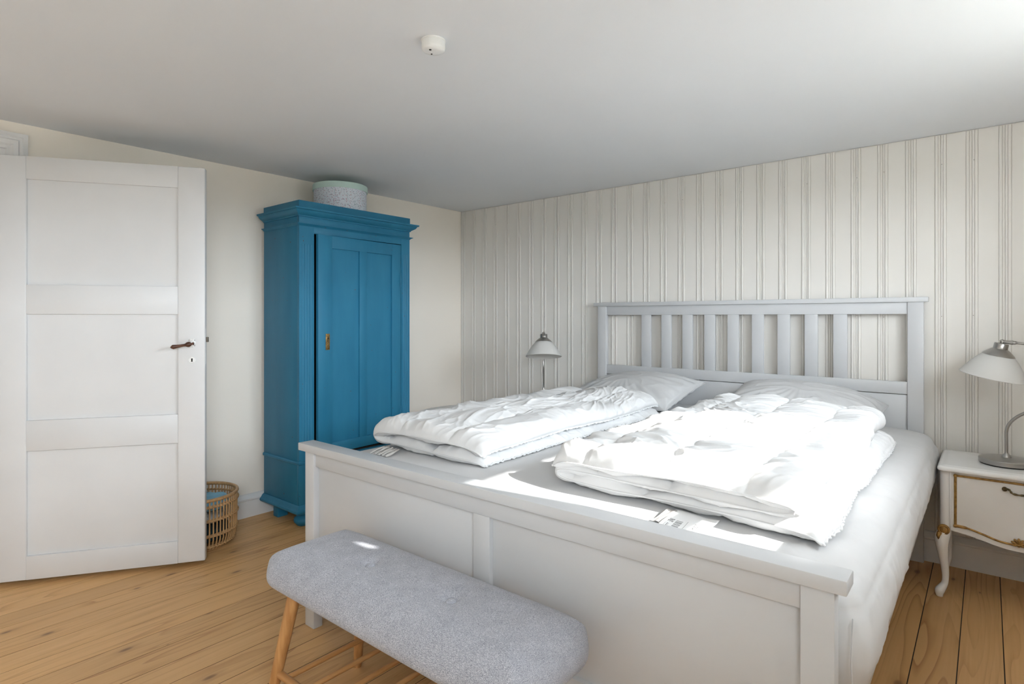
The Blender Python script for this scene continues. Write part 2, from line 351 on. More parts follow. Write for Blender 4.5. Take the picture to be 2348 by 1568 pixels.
def sweep(bm, prof, path, closed=False):
    """prof: list of (out, z) swept round a horizontal path with mitred corners; out is to the right of the walking direction"""
    n = len(path); rows = []
    for i, p in enumerate(path):
        p = Vector(p); a = Vector(path[i - 1]) if (i > 0 or closed) else None; b = Vector(path[(i + 1) % n]) if (i < n - 1 or closed) else None
        d1 = (p - a).normalized() if a is not None else None; d2 = (b - p).normalized() if b is not None else None
        d1 = d1 or d2; d2 = d2 or d1
        n1 = Vector((d1.y, -d1.x)); n2 = Vector((d2.y, -d2.x)); mt = (n1 + n2); mt = mt / max(mt.dot(n1), 1e-6)
        rows.append([(p.x + mt.x * o, p.y + mt.y * o, z) for o, z in prof])
    V = grid(bm, rows, closed_u=closed, closed_v=True)
    if not closed:
        bm.faces.new(V[0]); bm.faces.new(V[-1][::-1])
    return bm
def catmull(pts, n=8):
    pts = [np.array(p, float) for p in pts]; out = []
    for i in range(len(pts) - 1):
        p0, p1, p2, p3 = pts[max(i - 1, 0)], pts[i], pts[i + 1], pts[min(i + 2, len(pts) - 1)]
        for k in range(n):
            t = k / n; out.append(0.5 * (2 * p1 + (p2 - p0) * t + (2 * p0 - 5 * p1 + 4 * p2 - p3) * t * t + (3 * p1 - p0 - 3 * p2 + p3) * t ** 3))
    out.append(pts[-1]); return [tuple(p) for p in out]
# gradient noise on arrays
class Noise:
    def __init__(s, seed): 
        r = np.random.RandomState(seed); s.p = np.concatenate([r.permutation(256)] * 3); a = r.rand(256) * 2 * np.pi; s.g = np.stack([np.cos(a), np.sin(a)], -1)
    def __call__(s, x, y):
        x = np.asarray(x, float); y = np.asarray(y, float); x, y = np.broadcast_arrays(x, y)
        xi = np.floor(x).astype(int); yi = np.floor(y).astype(int); fx = x - xi; fy = y - yi; xi &= 255; yi &= 255
        u = fx ** 3 * (fx * (fx * 6 - 15) + 10); v = fy ** 3 * (fy * (fy * 6 - 15) + 10)
        def gr(i, j, dx, dy):
            g = s.g[s.p[s.p[(xi + i) & 255] + ((yi + j) & 255)]]; return g[..., 0] * dx + g[..., 1] * dy
        a = gr(0, 0, fx, fy); b = gr(1, 0, fx - 1, fy); c = gr(0, 1, fx, fy - 1); d = gr(1, 1, fx - 1, fy - 1)
        return 1.5 * ((a * (1 - u) + b * u) * (1 - v) + (c * (1 - u) + d * u) * v)
def ridge(n, x, y, p=1.0): return (1 - np.abs(n(x, y)) * 1.6).clip(0, 1) ** p

#=====STRUCTURE=====
# ------------------------------------------------------------------ room shell
def struct(name, bm, m): return setp(obj(name, bm, m, None), kind='structure')
PW = 0.1152
fl = struct('floor', box(NB(), (-1.2, YF - WT, -0.12), (XW + WT, 0.02, -0.0012), 0), 'gap')
def plank_mesh(w):
    g = 0.0015; return box(NB(), (g, YF + 0.002, -0.0011), (w - g, -0.002, 0.0), 0.0003, 1)
me_plank = None
x = 0.361 - 3 * PW - PW; k = 0
x = 0.361 - 4 * PW
while x < XW:
    if me_plank is None:
        o = obj('plank', plank_mesh(PW), 'pine', fl, False, None); me_plank = o.data
    else:
        o = bpy.data.objects.new('plank', me_plank); C.objects.link(o); o.parent = fl
    o.location = (x, 0, 0); x += PW
struct('ceiling', box(NB(), (-1.2, YF - WT, H), (XW + WT, 0.02 + WT, H + 0.12), 0), 'ceiling')
# left wall with the doorway
DY0, DY1, DZ = -3.585, -2.765, 1.80
bm = NB(); box(bm, (-0.16, DY1, 0), (0, 0.0, H), 0); box(bm, (-0.16, DY0, DZ), (0, DY1, H), 0); box(bm, (-0.16, YF, 0), (0, DY0, H), 0)
struct('wall_left', bm, 'plaster')
bm = NB(); box(bm, (-1.2, YF, 0), (-1.1, -2.0, H), 0); box(bm, (-1.1, -2.1, 0), (-0.16, -2.0, H), 0); box(bm, (-1.1, YF - WT, 0), (-0.16, YF, H), 0)
struct('wall_hall', bm, 'plaster')
# back wall behind the panelling
wb = struct('wall_back', box(NB(), (-0.16, 0.004, 0), (XW + WT, WT, H), 0), 'panel')
BW = 0.1115
def board_mesh():
    """beaded board: flat field, bead and groove towards each edge"""
    w = BW; pts = [(0.0006, 0.010)]
    def bead(c, s):
        r = 0.0058; q = []
        for i in range(7):
            a = math.pi * i / 6; q.append((c - s * r * math.cos(a), -0.0012 - 0.0032 * math.sin(a) if 0 < i < 6 else 0.0022))
        return q
    L = [(0.0006, 0.0025), (0.0022, 0.0), (0.0080, 0.0), (0.0084, 0.0022)] + bead(0.0148, 1) + [(0.0214, 0.0022), (0.0222, 0.0)]
    R = [(w - px, py) for px, py in reversed(L)]
    prof = [(0.0006, 0.012)] + L + R + [(w - 0.0006, 0.012)]
    bm = NB(); V = grid(bm, [[(px, py + 0.004, z) for px, py in prof] for z in (0.0, H - 0.004)])
    return bm
x0 = 3.0355 - 28 * BW; me_b = None
for k in range(36):
    bx = x0 + k * BW
    if bx > XW: break
    if me_b is None:
        o = obj('board', board_mesh(), 'panel', wb, False, 40); me_b = o.data
    else:
        o = bpy.data.objects.new('board', me_b); C.objects.link(o); o.parent = wb
    o.location = (bx, -0.004, 0)
# nail heads dotted on the boards
bmn = lathe(NB(), [(0.0016, 0.0), (0.0012, -0.0009), (0.0002, -0.001)], axis='y', n=8)
o0 = obj('nail', bmn, 'iron', wb, False); rr = random.Random(3)
first = True
for k in range(34):
    for z in (1.115, 1.80, 0.45):
        px = x0 + k * BW + (0.005 if k % 3 else 0.095) + rr.uniform(-0.002, 0.004)
        if px < 0.03 or px > XW: continue
        o = o0 if first else bpy.data.objects.new('nail', o0.data)
        if not first: C.objects.link(o); o.parent = wb
        first = False; o.location = (px, 0.0002, z + rr.uniform(-0.008, 0.008))
# right wall and front wall with window openings
def holed(axis, at, thick, lo, hi, holes):
    bm = NB()
    def bxx(a, b, z0, z1):
        if b - a < 1e-4 or z1 - z0 < 1e-4: return
        if axis == 'x': box(bm, (at, a, z0), (at + thick, b, z1), 0)
        else: box(bm, (a, at, z0), (b, at + thick, z1), 0)
    cur = lo
    for (a, b, c, d) in sorted(holes):
        bxx(cur, a, 0, H); bxx(a, b, 0, c); bxx(a, b, d, H); cur = b
    bxx(cur, hi, 0, H); return bm
struct('wall_right', holed('x', XW, WT, YF - WT, 0.004, WIN_R), 'plaster')
struct('wall_front', holed('y', YF - WT, WT, -0.16, XW, WIN_F), 'plaster')
def window(name, axis, at, a, b, c, d, bars, mullion=None):
    r = thing(name, None, None, (0, 0, 0), kind='structure')
    def bx(u0, u1, z0, z1, t0, t1, nm, m):
        if axis == 'x': return part(nm, (at + t0, u0, z0), (at + t1, u1, z1), m, r, 0.003 if m != 'glass' else 0)
        return part(nm, (u0, at + t0, z0), (u1, at + t1, z1), m, r, 0.003 if m != 'glass' else 0)
    f = 0.012
    bx(a, b, d - f, d, 0, 0.05, 'frame_head', 'trim'); bx(a, b, c, c + f, 0, 0.05, 'frame_sill', 'trim')
    bx(a, a + f, c + f, d - f, 0, 0.05, 'frame_jamb', 'trim'); bx(b - f, b, c + f, d - f, 0, 0.05, 'frame_jamb', 'trim')
    for z in bars: bx(a + f, b - f, z - 0.017, z + 0.017, 0.005, 0.035, 'glazing_bar', 'trim')
    if mullion: bx(mullion[0], mullion[1], c + f, d - f, 0.0, 0.05, 'mullion', 'trim')
    us = [(a + f, b - f)] if not mullion else [(a + f, mullion[0]), (mullion[1], b - f)]
    zs = [c + f] + [z for z in bars] + [d - f]
    for (u0, u1) in us:
        for z0, z1 in zip(zs[:-1], zs[1:]): bx(u0, u1, z0, z1, 0.019, 0.022, 'pane', 'glass')
window('window_1', 'x', XW + 0.13, *WIN_R[0], [1.39], (-1.588, -1.448))
window('window_2', 'x', XW + 0.13, *WIN_R[1], [1.39])  # unseen window added to bring fill light from behind the viewer
# unseen low eave, added outside to block high sky light above the windows
struct('trim_3', box(NB(), (XW + WT, YF - WT, 2.17), (XW + WT + 0.62, 0.3, 2.32), 0), 'handle_wood')
# unseen drapes added to trim the sun patch and leave a slit
def added_curtain(label, y0, y1, z0, z1, x, cut=None):
    ny = max(8, int((y1 - y0) / 0.008)); zs = np.linspace(z0, z1, 40); rows = []
    for z in zs:
        row = []
        a, b = y0, y1
        if cut: a, b = cut(z, y0, y1)
        for k in range(ny + 1):
            y = a + (b - a) * k / ny; row.append((x + 0.016 * math.sin(y * 62) * (0.7 + 0.3 * (z1 - z) / (z1 - z0)), y, z))
        rows.append(row)
    bm = NB(); grid(bm, rows); o = obj('curtain', bm, 'curtain_linen', None, False, True)
    return setp(o, label, 'curtain', 'white curtains at the window')
CX = XW - 0.05
def lens(z): return 0.024 * max(0.0, 1 - abs(z - 1.605) / 0.034) ** 0.7  # gap shaped to pass a slit of sun onto the bench
added_curtain('white curtain panel drawn to the camera end of the window', -2.40, -1.965, 0.72, 1.86, CX, lambda z, a, b: (a, b - lens(z)))
added_curtain('narrow white curtain strip beside the open part of the window', -1.975, -1.890, 0.72, 1.86, CX + 0.022, lambda z, a, b: (a + (0.010 if lens(z) > 0 else 0), b))
rod = setp(obj('curtain_rod', tube(NB(), [(CX, -2.50, 1.865), (CX, -0.08, 1.865)], 0.006, 10), 'steel', None, False), 'thin steel rod carrying the white curtains above the window', 'curtain rod')
# baseboards
def skirting(name, path, h):
    prof = [(0, 0), (0.024, 0), (0.024, h - 0.034), (0.028, h - 0.030), (0.028, h - 0.022), (0.020, h - 0.012), (0.015, h - 0.004), (0.008, h), (0, h)]
    return struct(name, sweep(NB(), prof, path), 'trim')
skirting('baseboard_left', [(0.0, DY1 + 0.11), (0.0, -0.0005)], 0.125)
skirting('baseboard_back', [(0.029, -0.0005), (XW, -0.0005)], 0.135)
skirting('baseboard_right', [(XW, -0.03), (XW, YF)], 0.125)
# door casing
def casing():
    prof = [(0.0, 0.0), (0.0, 0.020), (0.016, 0.023), (0.020, 0.018), (0.028, 0.018), (0.034, 0.026), (0.050, 0.026), (0.058, 0.016), (0.070, 0.016), (0.074, 0.010), (0.104, 0.008), (0.104, 0.0)]
    bm = NB(); W = 0.104; y1 = DY1 + W; y0 = DY0 - W; zt = DZ + W - 0.012
    # path round the opening, profile measured from the outer edge inward
    pts = [((y1, 0.0), (-1, 0)), ((y1, zt), (-1, -1)), ((y0, zt), (1, -1)), ((y0, 0.0), (1, 0))]
    rows = [[(dd, y + iy * o, z + iz * o) for o, dd in prof] for (y, z), (iy, iz) in pts]
    grid(bm, rows, closed_v=True)
    return bm
struct('trim_1', casing(), 'trim')
bm = NB(); box(bm, (-0.16, DY1 - 0.0, 0), (0.004, DY1 - 0.022, DZ), 0.001); box(bm, (-0.16, DY0, 0), (0.004, DY0 + 0.022, DZ), 0.001); box(bm, (-0.16, DY0 + 0.022, DZ - 0.022), (0.004, DY1 - 0.022, DZ), 0.001)
struct('trim_2', bm, 'trim')

# ------------------------------------------------------------------ door leaf, swung open towards the wall
def build_door():
    r = thing('door_1', 'white three-panel door standing open against the left wall', None, (0.486, -2.13, 0), math.atan2(-0.8327, -0.5538), kind='structure')
    T = 0.038; z0, z1 = 0.02, 1.781; W = 0.80
    part('lock_stile', (0, -T, z0), (0.109, 0, z1), 'door', r, 0.004, 3, False)
    part('hinge_stile', (0.668, -T, z0), (W, 0, z1), 'door', r, 0.004, 3, False)
    for a, b, nm in ((z0, 0.118, 'bottom_rail'), (0.554, 0.681, 'lower_rail'), (1.124, 1.247, 'upper_rail'), (1.686, z1, 'top_rail')):
        part(nm, (0.1085, -T + 0.0003, a), (0.6685, -0.0004, b), 'door', r, 0.0015, 2, False)
    for a, b in ((0.118, 0.554), (0.681, 1.124), (1.247, 1.686)):
        part('panel', (0.105, -T + 0.012, a - 0.004), (0.672, -0.013, b + 0.004), 'door', r, 0, 1, False)
    # rose: six-lobed plate with bead, screws
    cx, cz = 0.052, 0.997
    bm = NB(); n = 48; rows = []
    for s, d in ((1.0, 0.0), (1.0, 0.002), (0.86, 0.004), (0.6, 0.005), (0.45, 0.010), (0.30, 0.012)):
        row = []
        for k in range(n):
            t = 2 * math.pi * k / n; lob = 1 + (0.10 * math.cos(6 * t) if s > 0.7 else 0)
            row.append((cx + 0.0155 * s * lob * math.cos(t) * 0.95, d, cz + 0.0205 * s * lob * math.sin(t)))
        rows.append(row)
    V = grid(bm, rows, closed_v=True); bm.faces.new(V[-1])
    obj('handle_rose', bm, 'plastic', r, False)
    for (dx, dz) in ((-0.011, -0.012), (0.011, -0.012), (-0.011, 0.012), (0.011, 0.012)):
        obj('screw', lathe(NB(), [(0.0017, 0.0025), (0.0017, 0.0045), (0.0006, 0.005)], (cx + dx, 0, cz + dz), 'y', 10), 'iron', r, False)
    # lever: turned dark wood, knop towards the latch edge, tapering grip
    bm = NB(); ax = Vector((0.985, 0, -0.17)).normalized()
    prof = [(-0.016, 0.0035), (-0.0145, 0.0062), (-0.011, 0.0066), (-0.0095, 0.004), (-0.006, 0.0045), (-0.002, 0.009), (0.004, 0.0118), (0.010, 0.0118), (0.016, 0.009), (0.019, 0.0063), (0.0205, 0.0063), (0.022, 0.0056), (0.038, 0.0058), (0.055, 0.0080), (0.066, 0.0095), (0.0685, 0.0098), (0.074, 0.0065), (0.078, 0.0025)]
    p0 = Vector((cx, 0.036, cz - 0.004))
    tube(bm, [p0 + ax * d for d, _ in prof], [q for _, q in prof], 16); obj('lever', bm, 'handle_wood', r, False, 50)
    obj('spindle', tube(NB(), [(cx, 0.004, cz - 0.004), (cx, 0.034, cz - 0.004)], 0.0055, 12), 'iron', r, False)
    # keyhole escutcheon
    ez = 0.921
    k = obj('escutcheon', lathe(NB(), [(0.0148, 0.0), (0.0148, 0.0022), (0.0130, 0.0036), (0.0112, 0.0030), (0.0104, 0.0018), (0.0095, 0.0022), (0.004, 0.0024)], (cx, 0, ez), 'y', 32), 'plastic', r, False)
    bm = NB(); lathe(bm, [(0.0036, 0.002), (0.0036, 0.0032)], (cx, 0, ez + 0.0038), 'y', 16)
    V = [bm.verts.new(p) for p in ((cx - 0.0019, 0.0033, ez + 0.003), (cx + 0.0019, 0.0033, ez + 0.003), (cx + 0.0034, 0.0033, ez - 0.0075), (cx - 0.0034, 0.0033, ez - 0.0075))]
    bm.faces.new(V); obj('keyhole', bm, 'black', k, False)
    # latch bolt and faceplate in the edge
    part('faceplate', (-0.0012, -0.028, 0.90), (0.001, -0.010, 1.06), 'door', r, 0.0004, 1, False)
    part('latch_bolt', (-0.011, -0.025, 1.000), (0.0, -0.013, 1.022), 'iron', r, 0.0015, 2, False)
    for z in (0.3, 1.5):
        obj('hinge', tube(NB(), [(W + 0.004, -T / 2, z - 0.045), (W + 0.004, -T / 2, z + 0.045)], 0.007, 12), 'trim', r, False)
build_door()
#=====OBJECTS=====
# ------------------------------------------------------------------ bed frame
bed = thing('bed_frame', 'large white painted wooden bed frame with slatted headboard and panelled footboard', 'bed', (2.14, -1.09, 0))
BX0, BX1 = 1.277, 2.977
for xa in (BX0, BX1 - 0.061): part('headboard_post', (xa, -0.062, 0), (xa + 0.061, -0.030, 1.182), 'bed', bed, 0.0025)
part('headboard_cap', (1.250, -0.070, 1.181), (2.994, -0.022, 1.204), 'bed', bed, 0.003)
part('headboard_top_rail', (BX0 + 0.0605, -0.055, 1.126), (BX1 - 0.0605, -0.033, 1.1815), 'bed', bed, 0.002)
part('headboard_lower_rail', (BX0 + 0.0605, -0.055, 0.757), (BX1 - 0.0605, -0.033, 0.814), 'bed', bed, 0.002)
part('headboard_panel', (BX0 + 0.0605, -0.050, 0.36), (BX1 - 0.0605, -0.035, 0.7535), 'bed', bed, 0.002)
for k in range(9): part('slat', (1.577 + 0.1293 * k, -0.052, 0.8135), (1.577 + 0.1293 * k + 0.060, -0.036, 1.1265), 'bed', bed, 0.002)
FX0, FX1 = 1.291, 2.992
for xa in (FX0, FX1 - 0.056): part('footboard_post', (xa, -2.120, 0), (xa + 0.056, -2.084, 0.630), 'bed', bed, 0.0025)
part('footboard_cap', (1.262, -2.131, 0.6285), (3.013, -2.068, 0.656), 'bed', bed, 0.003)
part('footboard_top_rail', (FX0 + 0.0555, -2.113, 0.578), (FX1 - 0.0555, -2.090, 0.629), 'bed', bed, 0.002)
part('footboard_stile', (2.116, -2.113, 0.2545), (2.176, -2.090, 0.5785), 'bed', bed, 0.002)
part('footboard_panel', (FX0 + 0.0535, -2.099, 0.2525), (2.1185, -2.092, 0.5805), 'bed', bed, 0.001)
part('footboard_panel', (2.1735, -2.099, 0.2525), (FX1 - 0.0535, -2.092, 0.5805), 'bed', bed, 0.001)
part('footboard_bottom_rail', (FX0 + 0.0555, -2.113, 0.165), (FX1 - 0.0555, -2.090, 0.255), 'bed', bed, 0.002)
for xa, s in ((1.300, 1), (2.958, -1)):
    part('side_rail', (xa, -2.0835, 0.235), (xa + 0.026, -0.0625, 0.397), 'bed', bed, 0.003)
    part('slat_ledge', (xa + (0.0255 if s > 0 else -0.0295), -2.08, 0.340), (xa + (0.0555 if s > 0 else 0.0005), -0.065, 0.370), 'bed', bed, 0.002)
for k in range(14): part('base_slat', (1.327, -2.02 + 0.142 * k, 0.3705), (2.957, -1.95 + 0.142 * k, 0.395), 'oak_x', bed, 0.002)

# ------------------------------------------------------------------ mattress under a fitted sheet
MX0, MX1, MY0, MY1 = 1.298, 3.030, -2.055, -0.072
def zm(x, y):
    u = np.clip((x - 2.165) / 0.87, -1, 1); v = np.clip((y + 1.06) / 1.0, -1, 1)
    return 0.594 + 0.036 * (1 - u ** 4) * (1 - 0.5 * v ** 8)
def build_mattress():
    nz = Noise(11); nw = Noise(12)
    # rings from the underside, up the sides, across the top
    def rect(ins, n=(150, 170), rc=0.06):
        x0, x1, y0, y1 = MX0 + ins, MX1 - ins, MY0 + ins, MY1 - ins; rc = max(rc - ins * 0.3, 0.012); pts = []
        def seg(a, b, m): 
            for k in range(m): pts.append(np.array(a) + (np.array(b) - np.array(a)) * k / m)
        def arc(cx, cy, a0, m=10):
            for k in range(m): a = a0 + math.pi / 2 * k / m; pts.append(np.array((cx + rc * math.cos(a), cy + rc * math.sin(a))))
        seg((x1, y0 + rc), (x1, y1 - rc), n[1]); arc(x1 - rc, y1 - rc, 0); seg((x1 - rc, y1), (x0 + rc, y1), n[0]); arc(x0 + rc, y1 - rc, math.pi / 2)
        seg((x0, y1 - rc), (x0, y0 + rc), n[1]); arc(x0 + rc, y0 + rc, math.pi); seg((x0 + rc, y0), (x1 - rc, y0), n[0]); arc(x1 - rc, y0 + rc, 1.5 * math.pi)
        return np.array(pts)
    rings = []
    spec = [(0.060, 0.398), (0.030, 0.400), (0.008, 0.405)] + [(0.012 - 0.018 * math.sin(math.pi * q) ** 0.8, 0.410 + 0.150 * q) for q in np.linspace(0.06, 0.94, 15)]
    for ins, z in spec:
        p = rect(ins); rings.append(np.column_stack([p, np.full(len(p), z)]))
    for q in np.linspace(0, 1, 7):
        a = q * math.pi / 2; p = rect(0.012 + 0.046 * (1 - math.cos(a))); zt = zm(p[:, 0], p[:, 1])
        z = 0.555 + (zt - 0.555) * math.sin(a); rings.append(np.column_stack([p, z]))
    for ins in np.linspace(0.065, 0.80, 60):
        p = rect(ins); rings.append(np.column_stack([p, zm(p[:, 0], p[:, 1])]))
    P = np.array(rings); X, Y, Z = P[..., 0], P[..., 1], P[..., 2]
    # loose cloth: wrinkles down the sides, soft ones along the right edge of the top
    side = np.clip((0.60 - Z) / 0.06, 0, 1)
    ang = np.cumsum(np.ones(X.shape[1]))[None, :] / X.shape[1]
    per = X + Y
    wr = 0.006 * nz(per * 9 + 2 * nz(per * 3, Z * 6), Z * 7) + 0.0035 * ridge(nw, per * 18 + Z * 10, Z * 14, 3)
    ox = np.sign(X - 2.165) * np.clip(1 - (np.minimum(np.abs(X - MX0), np.abs(X - MX1)) / 0.08), 0, 1)
    oy = np.sign(Y + 1.06) * np.clip(1 - (np.minimum(np.abs(Y - MY0), np.abs(Y - MY1)) / 0.08), 0, 1)
    P[..., 0] += ox * wr * side; P[..., 1] += oy * wr * side * 0.5
    edge = np.clip((X - 2.70) / 0.22, 0, 1) * (1 - side)
    P[..., 2] += edge * (0.0035 * ridge(nw, X * 9 + 0.8 * nz(X * 5, Y * 5), Y * 3.0, 4) + 0.003 * ridge(nz, X * 16 - Y * 9, Y * 11 + X * 5, 5) + 0.0022 * nz(X * 12, Y * 10)) * (0.4 + 0.6 * np.clip((-Y - 0.6) / 0.7, 0, 1))
    P[..., 2] += (1 - side) * 0.0015 * nz(X * 7, Y * 7)
    # the sheet sags lower at the right foot corner
    corner = np.exp(-(((X - MX1) / 0.22) ** 2 + ((Y - MY0) / 0.30) ** 2)); low = np.clip((0.46 - Z) / 0.1, 0, 1)
    me = mesh_np('mattress', P, closed_v=True)
    bm = bmesh.new(); bm.from_mesh(me)
    be = [e for e in bm.edges if e.is_boundary]; bmesh.ops.holes_fill(bm, edges=be, sides=0); bm.normal_update()
    mt = thing('mattress', 'thick mattress in a smooth white fitted sheet lying on the bed frame', 'mattress', (2.165, -1.06, 0.398))
    s = obj('fitted_sheet', bm, 'linen', mt, True, True)
    # stitched seam at the foot corner
    pts = [(MX1 - 0.020, MY0 + 0.002 - 0.018 * math.sin(math.pi * q), 0.415 + 0.145 * q) for q in np.linspace(0, 1, 14)]
    obj('corner_seam', tube(NB(), pts, 0.0016, 6), 'linen', mt, True, True)
build_mattress()

# ------------------------------------------------------------------ duvets
def resample(pts, n):
    p = np.array(catmull(pts, 24)); d = np.r_[0, np.cumsum(np.linalg.norm(np.diff(p, axis=0), axis=1))]
    s = np.linspace(0, d[-1], n); return np.stack([np.interp(s, d, p[:, i]) for i in range(2)], -1), s, d[-1]
def duvet(name, label, path, y0, y1, h0, seed, ns=420, nt=330, ds=0.235, so=0.10, dt=0.40, skew=0.0, amp=1.0, fs=3.0, ft=7.0, seam_x=None, seam_z=0.72):
    c, s, L = resample(path, ns); t = np.linspace(0, 1, nt); Ly = y1 - y0
    tan = np.gradient(c, axis=0); tan /= np.linalg.norm(tan, axis=1)[:, None]; nrm = np.stack([-tan[:, 1], tan[:, 0]], -1)
    if seam_x: so = s[np.argmin(np.abs(c[:, 0] - seam_x) + 10 * (c[:, 1] < seam_z))]
    n1, n2, n3, n4 = Noise(seed), Noise(seed + 1), Noise(seed + 2), Noise(seed + 3)
    Sg, Tg = np.meshgrid(s, t * Ly, indexing='ij')
    sw = Sg + 0.012 * n1(Sg * 4, Tg * 5); tw = Tg + 0.012 * n2(Sg * 4, Tg * 5)
    qs = np.abs(np.sin(np.pi * (sw - so) / ds)); qt = np.abs(np.sin(np.pi * (tw - 0.12) / dt))
    dseam = np.arcsin(np.clip(qs, 0, 1)) / np.pi * ds * 1.0
    q = qs ** 0.5 * (0.72 + 0.28 * qt ** 0.4)
    es = np.clip(np.minimum(Sg, L - Sg) / 0.045, 0, 1); et = np.clip(np.minimum(Tg, Ly - Tg) / 0.045, 0, 1)
    e = np.sqrt(1 - (1 - es) ** 2) * np.sqrt(1 - (1 - et) ** 2)
    h = h0 * (0.20 + 0.80 * q) * e
    def wr(k):
        a, b, d = Noise(seed + 10 + k), Noise(seed + 20 + k), Noise(seed + 30 + k)
        wx = Sg + 0.030 * a(Sg * 4, Tg * 4); wy = Tg + 0.035 * b(Sg * 4, Tg * 4)
        p, r = (wx * fs, wy * ft)
        dg = 0.35 * a(Sg * 2.1, Tg * 2.1) + 0.25
        px_, py_ = p + dg * r * fs / ft, r - dg * p * 0.6
        soft = 0.012 * a(px_ + 3, py_)                                                # broad soft folds
        crease = 0.0085 * (ridge(b, px_ * 1.5, py_ * 1.5 + 5, 4.0) - 0.2)             # long sharp crests
        cross = 0.0050 * (ridge(d, px_ * 2.6 + 9, py_ * 2.4, 3.5) - 0.2)
        fine = 0.0024 * (ridge(a, px_ * 4.5 + 7, py_ * 4.5, 3.5) - 0.22)
        along = 9.0 + 0 * Sg
        puck = 0.0065 * np.exp(-dseam / 0.032) * d(Sg * 5, Tg * 30 + 0.8 * a(Sg * 9, Tg * 9))
        dh = np.minimum(np.minimum(Sg, L - Sg), np.minimum(Tg, Ly - Tg))
        hem = 0.0045 * np.exp(-dh / 0.035) * b(Sg * 26, Tg * 26)
        return amp * (soft + crease + cross + fine + puck) * e + hem * e
    cx = c[:, 0][:, None] + 0 * Tg; cz = c[:, 1][:, None] + 0 * Tg
    # the two ends droop a little and wander; higher layers lean towards the foot
    hemx = 0.014 * n3(Tg * 3.2, Sg * 1.3) + 0.006 * n1(Tg * 11, Sg * 2)
    lift = np.clip((cz - 0.63) / 0.1, 0, 1.2)
    yy = y0 + Tg + 0.018 * n4(Sg * 3.0, Tg * 1.5) + skew * lift
    zz = 0.010 * n2(Tg * 2.6, cx * 3.0) * lift - 0.018 * lift * ((1 - et) ** 2) - 0.014 * lift * np.exp(-Tg / 0.16)
    def surf(sg, k):
        w = wr(k)
        o = sg * (h / 2 + w)
        X = cx + hemx + nrm[:, 0][:, None] * o; Z = cz + zz + nrm[:, 1][:, None] * o
        Z = np.maximum(Z, zm(X, yy) + 0.006); return np.stack([X, yy, Z], -1)
    A, B = surf(1, 0), surf(-1, 1)
    P = np.concatenate([A, B[::-1]], 0); P = np.concatenate([P, P[:1]], 0)
    r = thing(name, label, 'duvet', (float(c[:, 0].mean()), (y0 + y1) / 2, 0.62))
    me = mesh_np('quilted_shell', P); sh = link('quilted_shell', me, 'duvet', r, True, True)
    # piping along both long hems and the ends
    for idx in (0, ns - 1):
        line = (A[idx] + B[idx]) / 2; kk = np.arange(nt); line = line + np.stack([0.003 * np.sin(kk * 0.9), 0 * kk, 0.002 * np.cos(kk * 1.3)], -1)
        line[:, 2] = np.maximum(line[:, 2], zm(line[:, 0], line[:, 1]) + 0.004)
        obj('piping', tube(NB(), line[::2], 0.0032, 6), 'duvet', r, True, True)
    for j in (0, nt - 1):
        line = (A[:, j] + B[:, j]) / 2; obj('piping', tube(NB(), line[::4], 0.0028, 6), 'duvet', r, True, True)
    return r
dL = duvet('duvet', 'folded white duvet on the left half of the bed, nearer the blue wardrobe',
    [(1.955, 0.628), (1.90, 0.648), (1.72, 0.653), (1.52, 0.650), (1.43, 0.650), (1.400, 0.675), (1.432, 0.700), (1.53, 0.710), (1.70, 0.722), (1.85, 0.719), (1.925, 0.698), (1.948, 0.676)],
    -1.885, -0.585, 0.064, 40, ds=0.25, seam_x=1.80, seam_z=0.69, skew=-0.02, fs=5.5, ft=3.0, amp=0.78)
dR = duvet('duvet', 'folded white duvet on the right half of the bed, striped with direct sunlight',
    [(2.925, 0.622), (2.86, 0.648), (2.60, 0.655), (2.34, 0.655), (2.262, 0.660), (2.242, 0.677), (2.27, 0.694), (2.45, 0.698), (2.70, 0.697), (2.83, 0.698), (2.872, 0.716), (2.83, 0.738), (2.60, 0.744), (2.40, 0.742), (2.28, 0.730), (2.228, 0.700)],
    -1.885, -0.57, 0.055, 80, ns=560, ds=0.207, seam_x=2.765, skew=-0.015, fs=2.6, ft=7.5)
def label_strip(parent, p0, p1, p2, p3, name, m, seed):
    """small flat cloth label, slightly curled; p0..p3 corners"""
    n = Noise(seed); P = np.zeros((24, 14, 3)); p0, p1, p2, p3 = map(np.array, (p0, p1, p2, p3))
    for i in range(24):
        for j in range(14):
            u, v = i / 23, j / 13; P[i, j] = p0 * (1 - u) * (1 - v) + p1 * u * (1 - v) + p2 * u * v + p3 * (1 - u) * v; P[i, j, 2] += 0.004 * n(u * 2.2, v * 1.6) + 0.004
    ex = (p1 - p0) / np.linalg.norm(p1 - p0); ey = (p3 - p0); ey = ey - ex * ey.dot(ex); ey /= np.linalg.norm(ey); ez = np.cross(ex, ey)
    R = Matrix(((ex[0], ey[0], ez[0], p0[0]), (ex[1], ey[1], ez[1], p0[1]), (ex[2], ey[2], ez[2], p0[2]), (0, 0, 0, 1)))
    me = mesh_np(name, P); me.transform(R.inverted()); me.materials.append(M[m]); me.shade_smooth()
    o = bpy.data.objects.new(name, me); C.objects.link(o); o.parent = parent; o.matrix_local = MW[parent.name].inverted() @ R
    md = o.modifiers.new('thickness', 'SOLIDIFY'); md.thickness = 0.0006
    return o
def zz(x, y): return float(zm(x, y)) + 0.004
label_strip(dR, (2.600, -2.000, zz(2.6, -2.0)), (2.712, -2.000, zz(2.712, -2.0)), (2.712, -1.900, zz(2.7, -1.9) + 0.004), (2.600, -1.895, zz(2.6, -1.9) + 0.004), 'care_label', 'tag', 5)
